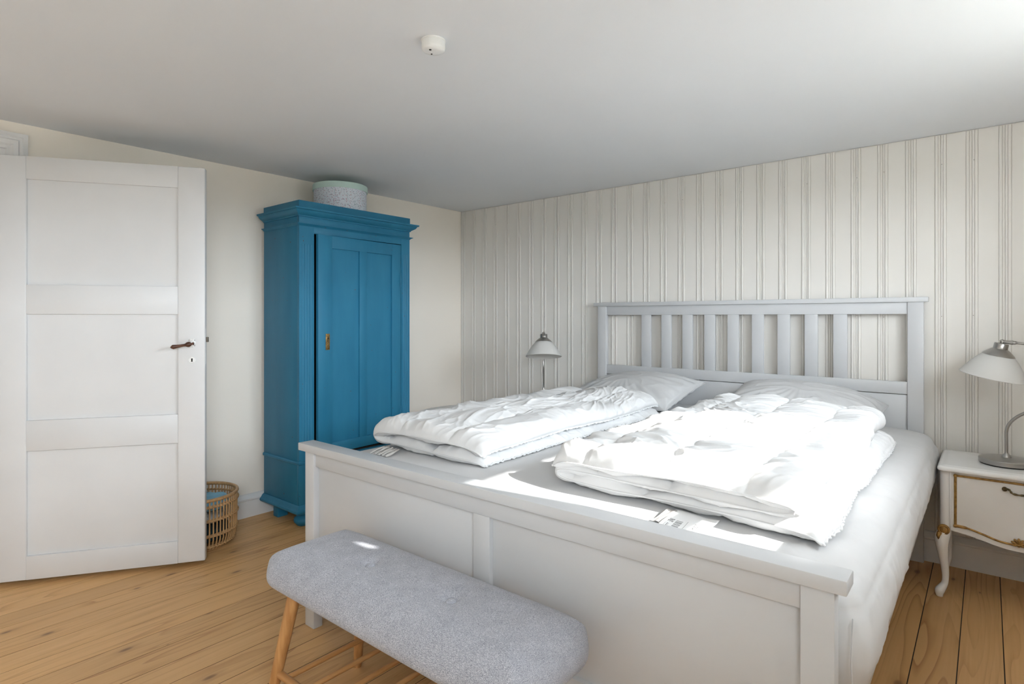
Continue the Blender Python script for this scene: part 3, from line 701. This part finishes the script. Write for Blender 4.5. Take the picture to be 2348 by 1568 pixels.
label_strip(dR, (2.575, -1.985, zz(2.575, -1.985)), (2.602, -1.985, zz(2.6, -1.98)), (2.615, -1.905, zz(2.6, -1.9) + 0.002), (2.585, -1.905, zz(2.58, -1.9) + 0.002), 'care_label', 'pale_cloth', 9)
for k in range(5):
    q = 0.022 * k; label_strip(dL, (1.47 + q, -1.975 + 0.004 * (k % 2), zz(1.48, -1.97) + 0.001 * k), (1.486 + q, -1.975, zz(1.48, -1.97) + 0.004), (1.478 + q * 0.9, -1.90, zz(1.48, -1.9) + 0.012), (1.462 + q * 0.9, -1.90, zz(1.48, -1.9) + 0.012), 'care_label', 'pale_cloth', 60 + k)

# ------------------------------------------------------------------ pillows
def pillow(label, cx, cy, hx, hy, T, rx, ry, rz, z0, seed):
    n = Noise(seed); n2 = Noise(seed + 1); nu, nv = 130, 110
    u = np.linspace(-1, 1, nu); v = np.linspace(-1, 1, nv); U, V = np.meshgrid(u, v, indexing='ij')
    pin = 1 - 0.055 * (1 - np.abs(V) ** 2) * np.abs(U) ** 6; piv = 1 - 0.075 * (1 - np.abs(U) ** 2) * np.abs(V) ** 6
    X = hx * U * pin; Y = hy * V * piv
    prof = np.clip((1 - U ** 2) * (1 - V ** 2), 0, 1) ** 0.42 * (0.85 + 0.15 * (1 - U ** 4) * (1 - V ** 4))
    ed = np.clip((1 - np.maximum(np.abs(U), np.abs(V))) / 0.06, 0, 1)
    def w(sd):
        a, b = Noise(sd), Noise(sd + 1)
        ang = np.arctan2(Y, X); rad = np.hypot(U, V)
        return ed * (0.006 * a(X * 5, Y * 6) + 0.0045 * (ridge(b, X * 7 + 0.5 * a(X * 6, Y * 6), Y * 13, 2.5) - 0.35) + 0.004 * rad ** 2 * np.sin(ang * 26 + 4 * a(X * 4, Y * 4)) * 0.8)
    top = np.stack([X, Y, T * 0.66 * prof + w(seed + 5)], -1); bot = np.stack([X, Y, -T * 0.34 * prof + w(seed + 9)], -1)
    P = np.concatenate([top, bot[::-1]], 0); P = np.concatenate([P, P[:1]], 0)
    R = np.array(Matrix.Rotation(rz, 3, 'Z') @ Matrix.Rotation(ry, 3, 'Y') @ Matrix.Rotation(rx, 3, 'X'))
    P = P @ R.T + np.array((cx, cy, z0))
    P[..., 2] = np.maximum(P[..., 2], zm(P[..., 0], P[..., 1]) + 0.002); P[..., 1] = np.minimum(P[..., 1], -0.0735)
    r = thing('pillow', label, 'pillow', (cx, cy, 0.62))
    link('pillowcase', mesh_np('pillowcase', P), 'pillow', r, True, True)
    edge = np.concatenate([P[:nu, 0], P[nu - 1, :nv], P[:nu, nv - 1][::-1], P[0, :nv][::-1]], 0)
    edge = edge + 0.0
    obj('piping', tube(NB(), edge[::3], 0.0028, 6), 'pillow', r, True, True)
pillow('white pillow with wrinkled case at the head of the left half of the bed', 1.655, -0.325, 0.335, 0.225, 0.165, math.radians(13), math.radians(-3), math.radians(-5), 0.682, 300)
pillow('white pillow tucked behind the sunlit duvet at the right half of the bed', 2.53, -0.315, 0.325, 0.225, 0.175, math.radians(9), math.radians(4), math.radians(3), 0.688, 320)

# ------------------------------------------------------------------ wardrobe
wd = thing('wardrobe', 'old teal-blue painted wardrobe with moulded cornice, its panelled door ajar', 'wardrobe', (0.215, -1.243, 0))
wx0, wx1, wy0, wy1 = 0.032, 0.400, -1.620, -0.866
around = [(wx0, wy0), (wx1, wy0), (wx1, wy1), (wx0, wy1)]
part('side_panel', (wx0, wy0, 0.10), (wx1 - 0.021, wy0 + 0.020, 1.695), 'blue', wd, 0.001)
part('side_panel', (wx0, wy1 - 0.020, 0.10), (wx1 - 0.021, wy1, 1.695), 'blue', wd, 0.001)
part('back_panel', (wx0 + 0.002, wy0 + 0.020, 0.10), (wx0 + 0.014, wy1 - 0.020, 1.695), 'gap', wd, 0)
part('bottom_panel', (wx0 + 0.014, wy0 + 0.020, 0.12), (wx1 - 0.021, wy1 - 0.020, 0.14), 'gap', wd, 0)
part('inner_shelf', (wx0 + 0.014, wy0 + 0.020, 0.335), (wx1 - 0.022, wy1 - 0.020, 0.352), 'gap', wd, 0)
part('top_panel', (wx0 + 0.002, wy0 + 0.020, 1.682), (wx1 - 0.02, wy1 - 0.020, 1.698), 'blue', wd, 0)
def pilaster(y0, y1, n):
    """front stile with tapering vertical flutes"""
    m = 0.012; ys = [y0]; gi = []
    span = (y1 - y0 - 2 * m) / n
    for k in range(n):
        a = y0 + m + k * span + span * 0.22
        for q in (0, 0.003, 0.006, 0.009): gi.append(len(ys)); ys.append(a + q)
    ys.append(y1); zs = [0.336, 0.40, 0.44, 1.44, 1.50, 1.606]; dep = [0, 0, 1, 1, 0, 0]; bm = NB(); rows = []
    for z, d in zip(zs, dep):
        row = []
        for i, y in enumerate(ys):
            k = (gi.index(i) % 4) if i in gi else -1; row.append((wx1 - (0.0035 * d if k in (1, 2) else 0), y, z))
        rows.append(row)
    grid(bm, rows)
    box(bm, (wx1 - 0.021, y0, 0.336), (wx1 - 0.0045, y1, 1.606), 0)
    for (a, b) in ((y0, 0), (y1, -1)):
        f = [bm.verts.new(p) for p in ((wx1 - 0.0045, a, 0.336), (wx1, a, 0.336), (wx1, a, 1.606), (wx1 - 0.0045, a, 1.606))]; bm.faces.new(f)
    return bm
o = obj('pilaster', pilaster(wy0, -1.532, 4), 'blue', wd); o = obj('pilaster', pilaster(-0.932, wy1, 3), 'blue', wd)
part('door_head', (wx1 - 0.021, -1.532, 1.561), (wx1, -0.932, 1.606), 'blue', wd, 0.001)
part('plinth_front', (wx1 - 0.021, wy0, 0.10), (wx1, wy1, 0.336), 'blue', wd, 0.0015)
part('frieze', (wx1 - 0.021, wy0, 1.606), (wx1, wy1, 1.650), 'blue', wd, 0.001)
def mould(name, prof): return obj(name, sweep(NB(), prof, around), 'blue', wd)
mould('lower_moulding', [(-0.004, 0.330), (0.004, 0.331), (0.0075, 0.335), (0.0075, 0.343), (0.004, 0.348), (-0.004, 0.350)])
mould('frieze_moulding', [(-0.004, 1.596), (0.002, 1.597), (0.006, 1.602), (0.016, 1.6075), (0.016, 1.610), (-0.004, 1.611)])
mould('cornice', [(-0.004, 1.645), (0.005, 1.646), (0.006, 1.651), (0.014, 1.656), (0.026, 1.664), (0.032, 1.672), (0.034, 1.677), (0.041, 1.679), (0.043, 1.684), (0.043, 1.688), (-0.004, 1.692)])
obj('crown_band', sweep(NB(), [(-0.016, 1.688), (0.002, 1.688), (0.002, 1.730), (-0.016, 1.730)], around), 'blue', wd)
mould('base_moulding', [(-0.004, 0.074), (0.012, 0.074), (0.022, 0.079), (0.026, 0.086), (0.024, 0.094), (0.016, 0.101), (0.012, 0.110), (0.004, 0.117), (-0.004, 0.118)])
for y in (wy0 + 0.045, wy1 - 0.045):
    obj('bun_foot', lathe(NB(), [(0.026, 0.0), (0.032, 0.004), (0.036, 0.012), (0.044, 0.018), (0.047, 0.030), (0.043, 0.042), (0.033, 0.048), (0.029, 0.054), (0.033, 0.060), (0.033, 0.076)], (wx1 - 0.040, y, 0), n=28), 'blue', wd, True, 45)
    part('block_foot', (wx0 + 0.075, y - 0.03, 0), (wx0 + 0.125, y + 0.03, 0.08), 'blue', wd, 0.003)
# door, hinged on its right edge
hx, hy = wx1 - 0.001, -0.934; a = math.radians(3.2); RD = Matrix.Translation((hx, hy, 0)) @ Matrix.Rotation(a, 4, 'Z')
def dbox(y0, y1, z0, z1, x0=-0.020, x1=0.0, bev=0.0015):
    bm = box(NB(), (x0, y0, z0), (x1, y1, z1), bev); bm.transform(RD); return bm
W = 0.594; dz0, dz1 = 0.366, 1.557
dr = obj('door', dbox(-0.072, 0, dz0, dz1), 'blue', wd)                        # hinge stile
obj('lock_stile', dbox(-W, -W + 0.090, dz0, dz1), 'blue', dr)
obj('middle_stile', dbox(-0.317, -0.265, 0.424, 1.490), 'blue', dr)
obj('top_rail', dbox(-W + 0.0895, -0.0715, 1.489, dz1, x1=-0.0004), 'blue', dr); obj('bottom_rail', dbox(-W + 0.0895, -0.0715, dz0, 0.425, x1=-0.0004), 'blue', dr)
obj('panel', dbox(-W + 0.088, -0.315, 0.423, 1.491, -0.018, -0.0105, 0), 'blue', dr); obj('panel', dbox(-0.267, -0.070, 0.423, 1.491, -0.018, -0.0105, 0), 'blue', dr)
bm = dbox(-W + 0.046, -W + 0.072, 0.934, 1.022, 0.0, 0.0028, 0.0012); obj('lock_plate', bm, 'brass', dr)
bm = lathe(NB(), [(0.0075, 0.0025), (0.0085, 0.0045), (0.006, 0.0055), (0.0045, 0.004)], (0, -W + 0.059, 0.998), 'x', 20); bm.transform(RD); obj('keyhole_collar', bm, 'brass', dr)
bm = lathe(NB(), [(0.0036, 0.004), (0.0036, 0.0052)], (0, -W + 0.059, 0.998), 'x', 16); box(bm, (0.003, -W + 0.0575, 0.986), (0.0048, -W + 0.0605, 0.996), 0); bm.transform(RD); obj('keyhole', bm, 'black', dr)
bm = lathe(NB(), [(0.004, 0.0025), (0.005, 0.005), (0.0025, 0.006)], (0, -W + 0.059, 0.960), 'x', 16); bm.transform(RD); obj('plate_boss', bm, 'brass', dr)
for z in (0.52, 1.34):
    bm = tube(NB(), [(0.0015, -0.006, z - 0.045), (0.0015, -0.006, z + 0.045)], 0.0035, 10); bm.transform(RD); obj('hinge', bm, 'blue', dr)
# hat box on top
hb = thing('hat_box', 'round floral hat box with a mint green lid on top of the blue wardrobe', 'box', (0.208, -1.238, 1.6985))
obj('box_body', lathe(NB(), [(0.02, 1.699), (0.150, 1.699), (0.152, 1.702), (0.152, 1.884), (0.10, 1.885)], (0.208, -1.238, 0), n=64), 'floral', hb)
obj('lid', lathe(NB(), [(0.1535, 1.858), (0.1575, 1.857), (0.158, 1.889), (0.156, 1.8925), (0.14, 1.893), (0.01, 1.893)], (0.208, -1.238, 0), n=64), 'mint', hb)

# ------------------------------------------------------------------ rattan basket behind the door
bk = thing('rattan_basket', 'round rattan laundry basket half hidden behind the open door', 'basket', (0.200, -2.045, 0))
BR = 0.172
def brad(z): return BR * (0.80 + 0.20 * min(1, (z / 0.055)) ** 0.5) * (1 + 0.02 * (z / 0.25))
stk = NB(); tube(stk, [(brad(z), 0, z) for z in (0.012, 0.025, 0.04, 0.06, 0.10, 0.15, 0.20, 0.244)], 0.0036, 7)
s0 = obj('stake', stk, 'rattan', bk, False, True); NS = 64
for k in range(NS):
    o = s0 if k == 0 else bpy.data.objects.new('stake', s0.data)
    if k: C.objects.link(o); o.parent = bk
    o.rotation_euler = (0, 0, 2 * math.pi * k / NS)
def ring(z, r, rad, wob=0.0, n=256):
    pts = [((r + wob * math.sin(2 * math.pi * NS * k / n)) * math.cos(2 * math.pi * k / n), (r + wob * math.sin(2 * math.pi * NS * k / n)) * math.sin(2 * math.pi * k / n), z + 0.4 * wob * math.cos(2 * math.pi * NS * k / n)) for k in range(n + 1)]
    return tube(NB(), pts, rad, 7, False)
obj('rim', ring(0.248, brad(0.248), 0.0085), 'rattan', bk, False, True)
for z in (0.215, 0.150, 0.078, 0.024):
    obj('weave_band', ring(z, brad(z) + 0.003, 0.0042, 0.0035), 'rattan', bk, False, True)
    obj('weave_band', ring(z + 0.005, brad(z) - 0.003, 0.0035, 0.003), 'rattan', bk, False, True)
obj('base', lathe(NB(), [(0.01, 0.004), (0.13, 0.004), (0.142, 0.008), (0.142, 0.015), (0.01, 0.015)], n=48), 'rattan', bk, False)
obj('foot_ring', ring(0.0065, 0.140, 0.0062), 'rattan', bk, False, True)
def cloth_lump(name, label, m, c, r, h, z0, seed, cat='clothes'):
    n = Noise(seed); u = np.linspace(0, 1, 22); v = np.linspace(0, 2 * np.pi, 48, endpoint=False); U, V = np.meshgrid(u, v, indexing='ij')
    a = U * np.pi; R = r * np.sin(a) ** 0.6; Z = z0 + h * 0.5 * (1 - np.cos(a) * np.abs(np.cos(a)) ** -0.3)
    R = R * (1 + 0.10 * n(3 * np.cos(V), 3 * np.sin(V) + 4 * U)); Z = Z + 0.012 * n(2.5 * np.cos(V) * np.sin(a) + 9, 2.5 * np.sin(V) * np.sin(a)) * np.sin(a) + 0.008 * (ridge(n, R / r * 6 * np.cos(V), R / r * 6 * np.sin(V), 3) - .3) * (U > 0.5)
    P = np.stack([c[0] + R * np.cos(V), c[1] + R * np.sin(V), np.maximum(Z, z0)], -1)
    me = mesh_np(name, P, closed_v=True); o = link(name, me, m, None, False, True); return setp(o, label, cat, 'clothes in the rattan basket')
cloth_lump('folded_cloth', 'dark teal laundry at the bottom of the rattan basket', 'dark_cloth', (0.200, -2.045), 0.135, 0.10, 0.017, 501)
cloth_lump('folded_cloth', 'off-white laundry in the middle of the rattan basket', 'pale_cloth', (0.225, -2.055), 0.122, 0.046, 0.124, 502)
cloth_lump('folded_cloth', 'pale blue cloth lying on top in the rattan basket', 'blue_cloth', (0.205, -2.045), 0.140, 0.045, 0.178, 503)

# ------------------------------------------------------------------ upholstered bench
bn = thing('bench', 'grey heather upholstered bench with wooden legs and slatted shelf before the footboard', 'bench', (2.067, -2.300, 0))
def rrect(hx, hy, rc, n=12, m=150):
    pts = []
    for (cx, cy, a0) in ((hx - rc, hy - rc, 0), (-hx + rc, hy - rc, 90), (-hx + rc, -hy + rc, 180), (hx - rc, -hy + rc, 270)):
        for k in range(n + 1): a = math.radians(a0 + 90 * k / n); pts.append((cx + rc * math.cos(a), cy + rc * math.sin(a)))
        (ex, ey) = pts[-1]
        nxt = {0: (-hx + rc, hy), 90: (-hx, -hy + rc), 180: (hx - rc, -hy), 270: (hx, hy - rc)}[a0]; mm = m if a0 in (0, 180) else m // 3
        for k in range(1, mm): pts.append((ex + (nxt[0] - ex) * k / mm, ey + (nxt[1] - ey) * k / mm))
    return np.array(pts)
def bench_seat():
    hx, hy, rc = 0.482, 0.165, 0.115
    u = np.sin(np.linspace(-1, 1, 240) * np.pi / 2) * hx; v = np.sin(np.linspace(-1, 1, 96) * np.pi / 2) * hy
    X0, Y0 = np.meshgrid(u, v, indexing='ij'); d = np.minimum(hx - np.abs(X0), hy - np.abs(Y0))
    a = np.clip((np.abs(X0) - (hx - rc)) / rc, 0, 1); b = np.clip((np.abs(Y0) - (hy - rc)) / rc, 0, 1)
    X = np.sign(X0) * ((np.minimum(np.abs(X0), hx - rc)) + rc * a * np.sqrt(1 - b * b / 2)); Y = np.sign(Y0) * ((np.minimum(np.abs(Y0), hy - rc)) + rc * b * np.sqrt(1 - a * a / 2))
    t1 = np.clip(d / 0.085, 0, 1); t2 = np.clip(d / 0.032, 0, 1)
    top = 0.390 + 0.054 * np.sqrt(1 - (1 - t1) ** 2) + 0.011 * (1 - (1 - np.clip(d / hy, 0, 1)) ** 2)
    for bx in (-0.154, 0.154):
        r = np.hypot(X - bx, Y); top = top - 0.013 * np.exp(-(r / 0.019) ** 2) - 0.007 * np.exp(-(r / 0.06) ** 2)
    bot = 0.390 - 0.028 * np.sqrt(1 - (1 - t2) ** 2)
    P = np.concatenate([np.stack([X, Y, top], -1), np.stack([X, Y, bot], -1)[::-1]], 0); P = np.concatenate([P, P[:1]], 0)
    bm = NB(); grid(bm, P); bmesh.ops.remove_doubles(bm, verts=bm.verts[:], dist=1e-5); return bm
obj('seat_cushion', bench_seat(), 'fabric', bn, False, True)
for bx in (-0.154, 0.154): obj('button', lathe(NB(), [(0.004, 0.430), (0.0125, 0.434), (0.0142, 0.4385), (0.0115, 0.443), (0.006, 0.4452), (0.0005, 0.4458)], (bx, 0, 0), n=24), 'fabric', bn, False, True)
for sx in (-1, 1):
    for sy in (-1, 1):
        tp = (sx * 0.338, sy * 0.110, 0.366); bt = (sx * 0.420, sy * 0.150, 0.0); k = 0.658
        obj('leg', tube(NB(), [bt, tuple(b + (t - b) * 0.02 for b, t in zip(bt, tp)), tuple(b + (t - b) * 0.5 for b, t in zip(bt, tp)), tp], [0.0125, 0.0135, 0.0165, 0.0185], 18), 'oak', bn, False, 40)
for sy in (-1, 1): obj('shelf_rail', tube(NB(), [(-0.392, sy * 0.134, 0.125), (0.392, sy * 0.134, 0.125)], 0.0105, 14), 'oak_x', bn, False, 40)
for k in range(9): obj('shelf_dowel', tube(NB(), [(-0.345 + 0.08625 * k, -0.134, 0.127), (-0.345 + 0.08625 * k, 0.134, 0.127)], 0.0075, 12), 'oak_y', bn, False, 40)
for sx in (-1, 1): obj('cross_batten', tube(NB(), [(sx * 0.335, -0.12, 0.352), (sx * 0.335, 0.12, 0.352)], 0.0105, 12), 'oak_y', bn, False, 40)

# ------------------------------------------------------------------ nightstand
ns_ = thing('nightstand', 'white lacquered nightstand with gilt trim and curved legs beside the bed', 'nightstand', (3.29, -0.225, 0))
nx0, nx1, nyf, nyb = 3.052, 3.528, -0.395, -0.045; cxn = 3.29
def nbot(x):
    u = abs(x - cxn) / 0.215; return 0.234 + 0.034 * (0.5 - 0.5 * math.cos(math.pi * min(u, 1)))
def ntop():
    bm = NB(); rows = []
    for ins, z in ((0.02, 0.502), (0.006, 0.502), (0.001, 0.506), (0.0, 0.512), (0.002, 0.518), (0.007, 0.522), (0.012, 0.523), (0.016, 0.5225), (0.022, 0.525), (0.03, 0.5255)):
        p = rrect(0.246 - ins, 0.192 - ins, max(0.022 - ins * 0.5, 0.004), 8, 6); rows.append(np.column_stack([p + np.array((cxn, -0.225)), np.full(len(p), z)]))
    V = grid(bm, rows, closed_v=True); bm.faces.new(V[-1]); bm.faces.new(V[0]); return bm
obj('top', ntop(), 'glossy_white', ns_, True, 35)
def front():
    bm = NB(); xs = np.linspace(nx0 + 0.034, nx1 - 0.034, 40)
    for y in (nyf + 0.004, nyf + 0.022):
        grid(bm, [[(x, y, nbot(x) + (0.503 - nbot(x)) * q) for x in xs] for q in (0, 0.25, 0.5, 0.75, 1)])
    grid(bm, [[(x, y, nbot(x)) for x in xs] for y in (nyf + 0.004, nyf + 0.022)]); return bm
obj('front_panel', front(), 'glossy_white', ns_)
for xa in (nx0 + 0.002, nx1 - 0.020): part('side_panel', (xa, nyf + 0.030, 0.262), (xa + 0.018, nyb, 0.503), 'glossy_white', ns_, 0.001)
part('back_panel', (nx0 + 0.02, nyb - 0.012, 0.262), (nx1 - 0.02, nyb, 0.503), 'glossy_white', ns_, 0.001)
part('bottom_panel', (nx0 + 0.021, nyf + 0.023, 0.275), (nx1 - 0.021, nyb - 0.012, 0.287), 'glossy_white', ns_, 0)
for sx in (-1, 1):
    for front_ in (True, False):
        bx = nx0 + 0.019 if sx < 0 else nx1 - 0.019; by = nyf + 0.019 if front_ else nyb - 0.019; oy = -1 if front_ else 1
        dirv = Vector((sx * 0.75, oy * 0.66, 0)) if front_ else Vector((sx * 0.6, 0.0, 0))
        prof = [(0.0, 0.503, 0.019), (0.0, 0.30, 0.019), (0.001, 0.275, 0.0195), (0.006, 0.255, 0.0225), (0.013, 0.232, 0.0245), (0.014, 0.205, 0.0215), (0.009, 0.160, 0.0165), (0.003, 0.110, 0.0135), (0.001, 0.075, 0.0115), (0.004, 0.050, 0.0115), (0.013, 0.034, 0.0145), (0.021, 0.022, 0.0165), (0.023, 0.012, 0.0145), (0.022, 0.0, 0.0115)]
        P3 = catmull([(bx + dirv.x * o * 1.15, by + dirv.y * o * 1.15, z) for o, z, r in prof], 5); rr_ = [v[0] for v in catmull([(r, 0) for _, _, r in prof], 5)]
        obj('cabriole_leg', tube(NB(), P3, rr_, 18), 'glossy_white', ns_, True, 60)
        if front_:
            q = Vector((bx, by, 0)) + Vector((sx * 0.006, -0.023, 0.268))
            kn = obj('gilt_rosette', lathe(NB(), [(0.021, 0.004), (0.020, -0.003), (0.016, -0.006), (0.013, -0.004), (0.009, -0.007), (0.004, -0.011), (0.0005, -0.012)], tuple(q), 'y', 22), 'gilt', ns_, True, 60)
            obj('gilt_drop', tube(NB(), [q + Vector((sx * 0.012, -0.004, -0.012)), q + Vector((sx * 0.017, -0.007, -0.026)), q + Vector((sx * 0.015, -0.006, -0.040))], [0.009, 0.007, 0.003], 10), 'gilt', kn, True, True)
            part('beading', (bx + (0.012 if sx < 0 else -0.018), nyf + 0.0005, 0.28), (bx + (0.018 if sx < 0 else -0.012), nyf + 0.008, 0.503), 'glossy_white', ns_, 0.002)
ty = nyf + 0.003; tx0, tx1 = 3.102, 3.478
def trim_tube(pts, r=0.0042): return tube(NB(), pts, r, 10)
obj('gilt_trim', trim_tube([(tx0, ty, 0.488), (tx1, ty, 0.488)]), 'gilt', ns_, True, 60)
for x in (tx0, tx1): obj('gilt_trim', trim_tube([(x, ty, 0.490), (x, ty, 0.290)], 0.0046), 'gilt', ns_, True, 60)
for sx in (-1, 1):
    pts = catmull([(cxn + sx * 0.188, ty, 0.290), (cxn + sx * 0.15, ty, 0.288), (cxn + sx * 0.105, ty, 0.276), (cxn + sx * 0.06, ty, 0.262), (cxn + sx * 0.025, ty, 0.258), (cxn, ty, 0.258)], 6)
    obj('gilt_trim', trim_tube(pts, [0.0058 if i < 6 else 0.0038 for i in range(len(pts))]), 'gilt', ns_, True, 60)
    for z in (0.488, 0.290):
        obj('corner_boss', lathe(NB(), [(0.0066, 0.002), (0.0066, -0.004), (0.004, -0.0075), (0.0005, -0.008)], (cxn + sx * 0.188, ty, z), 'y', 14), 'gilt', ns_, True, 60)
def shell_ornament():
    bm = NB()
    for k in range(7):
        a = math.radians(-15 + 35 * k); l = 0.020 if k in (1, 2, 3, 4, 5) else 0.015
        tube(bm, [(cxn + 0.003 * math.cos(a), ty - 0.003, 0.262 + 0.002 * math.sin(a)), (cxn + l * 0.6 * math.cos(a), ty - 0.006, 0.262 + l * 0.7 * math.sin(a)), (cxn + l * math.cos(a), ty - 0.003, 0.262 + l * math.sin(a)), (cxn + l * 1.15 * math.cos(a), ty - 0.001, 0.262 + l * 1.15 * math.sin(a))], [0.003, 0.0048, 0.0042, 0.0015], 9)
    lathe(bm, [(0.006, 0.0), (0.005, -0.007), (0.001, -0.009)], (cxn, ty, 0.258), 'y', 14); return bm
obj('shell_ornament', shell_ornament(), 'gilt', ns_, True, 60)
def bail():
    bm = NB(); y = nyf - 0.006
    pts = catmull([(cxn - 0.042, y + 0.008, 0.462), (cxn - 0.036, y, 0.464), (cxn - 0.030, y - 0.003, 0.466), (cxn - 0.024, y - 0.004, 0.460), (cxn - 0.018, y - 0.004, 0.452), (cxn, y - 0.004, 0.449), (cxn + 0.018, y - 0.004, 0.452), (cxn + 0.024, y - 0.004, 0.460), (cxn + 0.030, y - 0.003, 0.466), (cxn + 0.036, y, 0.464), (cxn + 0.042, y + 0.008, 0.462)], 5)
    tube(bm, pts, [0.0028 + 0.0016 * (math.sin(i * 0.63) ** 2) for i in range(len(pts))], 9); return bm
obj('bail_handle', bail(), 'bronze', ns_, True, 60)
for sx in (-1, 1): obj('handle_mount', lathe(NB(), [(0.0085, 0.005), (0.0085, 0.0), (0.006, -0.005), (0.001, -0.007)], (cxn + sx * 0.040, nyf, 0.462), 'y', 14), 'bronze', ns_, True, 60)

# ------------------------------------------------------------------ table lamps
def lamp(label, loc, rz):
    t = thing('table_lamp', label, 'lamp', loc, rz, 'steel table lamps with opal shades')
    obj('base_pad', lathe(NB(), [(0.02, 0.0), (0.083, 0.0), (0.083, 0.004), (0.02, 0.004)], n=48), 'rubber', t, False)
    obj('base', lathe(NB(), [(0.02, 0.0042), (0.086, 0.0042), (0.088, 0.006), (0.088, 0.021), (0.086, 0.0235), (0.070, 0.0265), (0.04, 0.0285), (0.014, 0.029)], n=64), 'steel', t, False, 35)
    obj('stem_collar', lathe(NB(), [(0.0155, 0.028), (0.0155, 0.031), (0.013, 0.038), (0.0075, 0.043), (0.006, 0.046)], n=24), 'steel', t, False, 40)
    pts = catmull([(0, 0, 0.04), (0, 0, 0.09), (0.0005, 0, 0.135), (0.010, 0, 0.165), (0.034, 0, 0.195), (0.070, 0, 0.222), (0.098, 0, 0.25), (0.112, 0, 0.29), (0.114, 0, 0.34), (0.112, 0, 0.44), (0.104, 0, 0.468), (0.085, 0, 0.4800)], 7)
    obj('stem', tube(NB(), pts, 0.0058, 14), 'steel', t, False, True)
    tip = Vector((-0.012, 0, 0.488))
    obj('arm', tube(NB(), [(0.088, 0, 0.479), (0.040, 0, 0.4835), (0.022, 0, 0.4852)], [0.0048, 0.0048, 0.0052], 12), 'steel', t, False, True)
    obj('arm_sleeve', tube(NB(), [(0.030, 0, 0.4845), (0.022, 0, 0.4852), (0.021, 0, 0.4852), tuple(tip)], [0.0066, 0.0068, 0.0080, 0.0062], 14), 'steel', t, False, 40)
    # shade hangs from the arm, its axis leaning; local frame S4 with the rim centre at the origin
    S4 = Matrix.Translation((-0.043, 0, 0.348)) @ Matrix.Rotation(math.radians(12), 4, 'Y')
    def sl(prof, n=56, cap=True): return lathe(NB(), prof, (0, 0, 0), 'z', n, cap, S4)
    th = 0.0022; out = [(0.111, 0.0), (0.1045, 0.010), (0.094, 0.028), (0.081, 0.050), (0.066, 0.071), (0.050, 0.088), (0.040, 0.096)]
    obj('shade', sl(out + [(r - th, z - th) for r, z in reversed(out)] + [out[0]], cap=False), 'opal', t, False, 60)
    c = obj('shade_cap', sl([(0.034, 0.094), (0.0535, 0.0865), (0.050, 0.092), (0.038, 0.103), (0.027, 0.112), (0.0235, 0.114), (0.0235, 0.134), (0.0215, 0.1365), (0.008, 0.137)], 40), 'steel', t, False, 40)
    obj('finial', sl([(0.006, 0.136), (0.006, 0.140), (0.0085, 0.143), (0.0085, 0.147), (0.005, 0.151), (0.0005, 0.152)], 20), 'steel', c, False, 50)
    b = [(0.0005, 0.012), (0.012, 0.014), (0.022, 0.021), (0.0265, 0.033), (0.024, 0.047), (0.016, 0.062), (0.0135, 0.074), (0.0135, 0.094)]
    obj('bulb', sl(b, 28), 'plastic', t, False, 60)
    return t
lamp('steel table lamp with white glass shade on the white nightstand at the right', (3.258, -0.235, 0.5255), math.radians(-14))
lamp('steel table lamp with white glass shade behind the left side of the bed', (1.078, -0.372, 0.5255), math.radians(127))

# ------------------------------------------------------------------ round side table on the far side of the bed
rt = thing('side_table', 'round white side table between the far side of the bed and wardrobe', 'table', (0.845, -0.655, 0))
obj('table_top', lathe(NB(), [(0.02, 0.503), (0.426, 0.503), (0.437, 0.507), (0.440, 0.515), (0.437, 0.5225), (0.430, 0.5252), (0.02, 0.5252)], n=96), 'trim', rt, False, 35)
obj('pedestal', lathe(NB(), [(0.030, 0.03), (0.045, 0.05), (0.035, 0.08), (0.028, 0.16), (0.040, 0.24), (0.044, 0.29), (0.032, 0.36), (0.028, 0.44), (0.060, 0.49), (0.14, 0.503)], n=32), 'trim', rt, False, 50)
for k in range(3):
    a = math.radians(90 + 120 * k); ca, sa = math.cos(a), math.sin(a)
    obj('leg', tube(NB(), [(0.02 * ca, 0.02 * sa, 0.10), (0.12 * ca, 0.12 * sa, 0.10), (0.22 * ca, 0.22 * sa, 0.045), (0.28 * ca, 0.28 * sa, 0.018), (0.295 * ca, 0.295 * sa, 0.014)], [0.020, 0.020, 0.016, 0.015, 0.012], 14), 'trim', rt, False, 50)

# ------------------------------------------------------------------ smoke detector
sd = thing('smoke_detector', 'small round white smoke detector on the ceiling', 'detector', (1.915, -2.072, H))
obj('base_plate', lathe(NB(), [(0.036, 0.0), (0.0365, -0.003), (0.035, -0.004)], n=48), 'plastic', sd, False)
obj('housing', lathe(NB(), [(0.0345, -0.003), (0.0352, -0.021), (0.0345, -0.027), (0.031, -0.031), (0.020, -0.0335), (0.0005, -0.0340)], n=56), 'plastic', sd, False, 40)
for (x, y, r) in ((0.004, -0.016, 0.0038), (-0.014, 0.006, 0.0026)): obj('sensor_hole', lathe(NB(), [(r, -0.0325), (r, -0.0347), (0.0002, -0.0348)], (x, y, 0), n=16), 'black', sd, False)

# ------------------------------------------------------------------ unseen white floor cover, added behind the viewer to bounce sun upwards
def bounce_rug():
    bm = NB(); n = Noise(900); xs = np.linspace(0.75, 2.85, 90); ys = np.linspace(-4.35, -3.10, 60); X, Y = np.meshgrid(xs, ys, indexing='ij')
    P = np.stack([X, Y, 0.010 + 0.0015 * n(X * 9, Y * 9)], -1); V = grid(bm, P); r = bmesh.ops.extrude_face_region(bm, geom=bm.faces[:])
    for v in r['geom']:
        if isinstance(v, bmesh.types.BMVert): v.co.z = 0.0005
    return setp(obj('rug', bm, 'plastic', None, False, True), 'white woven cotton rug on the floor by the rear window', 'rug')
bounce_rug()
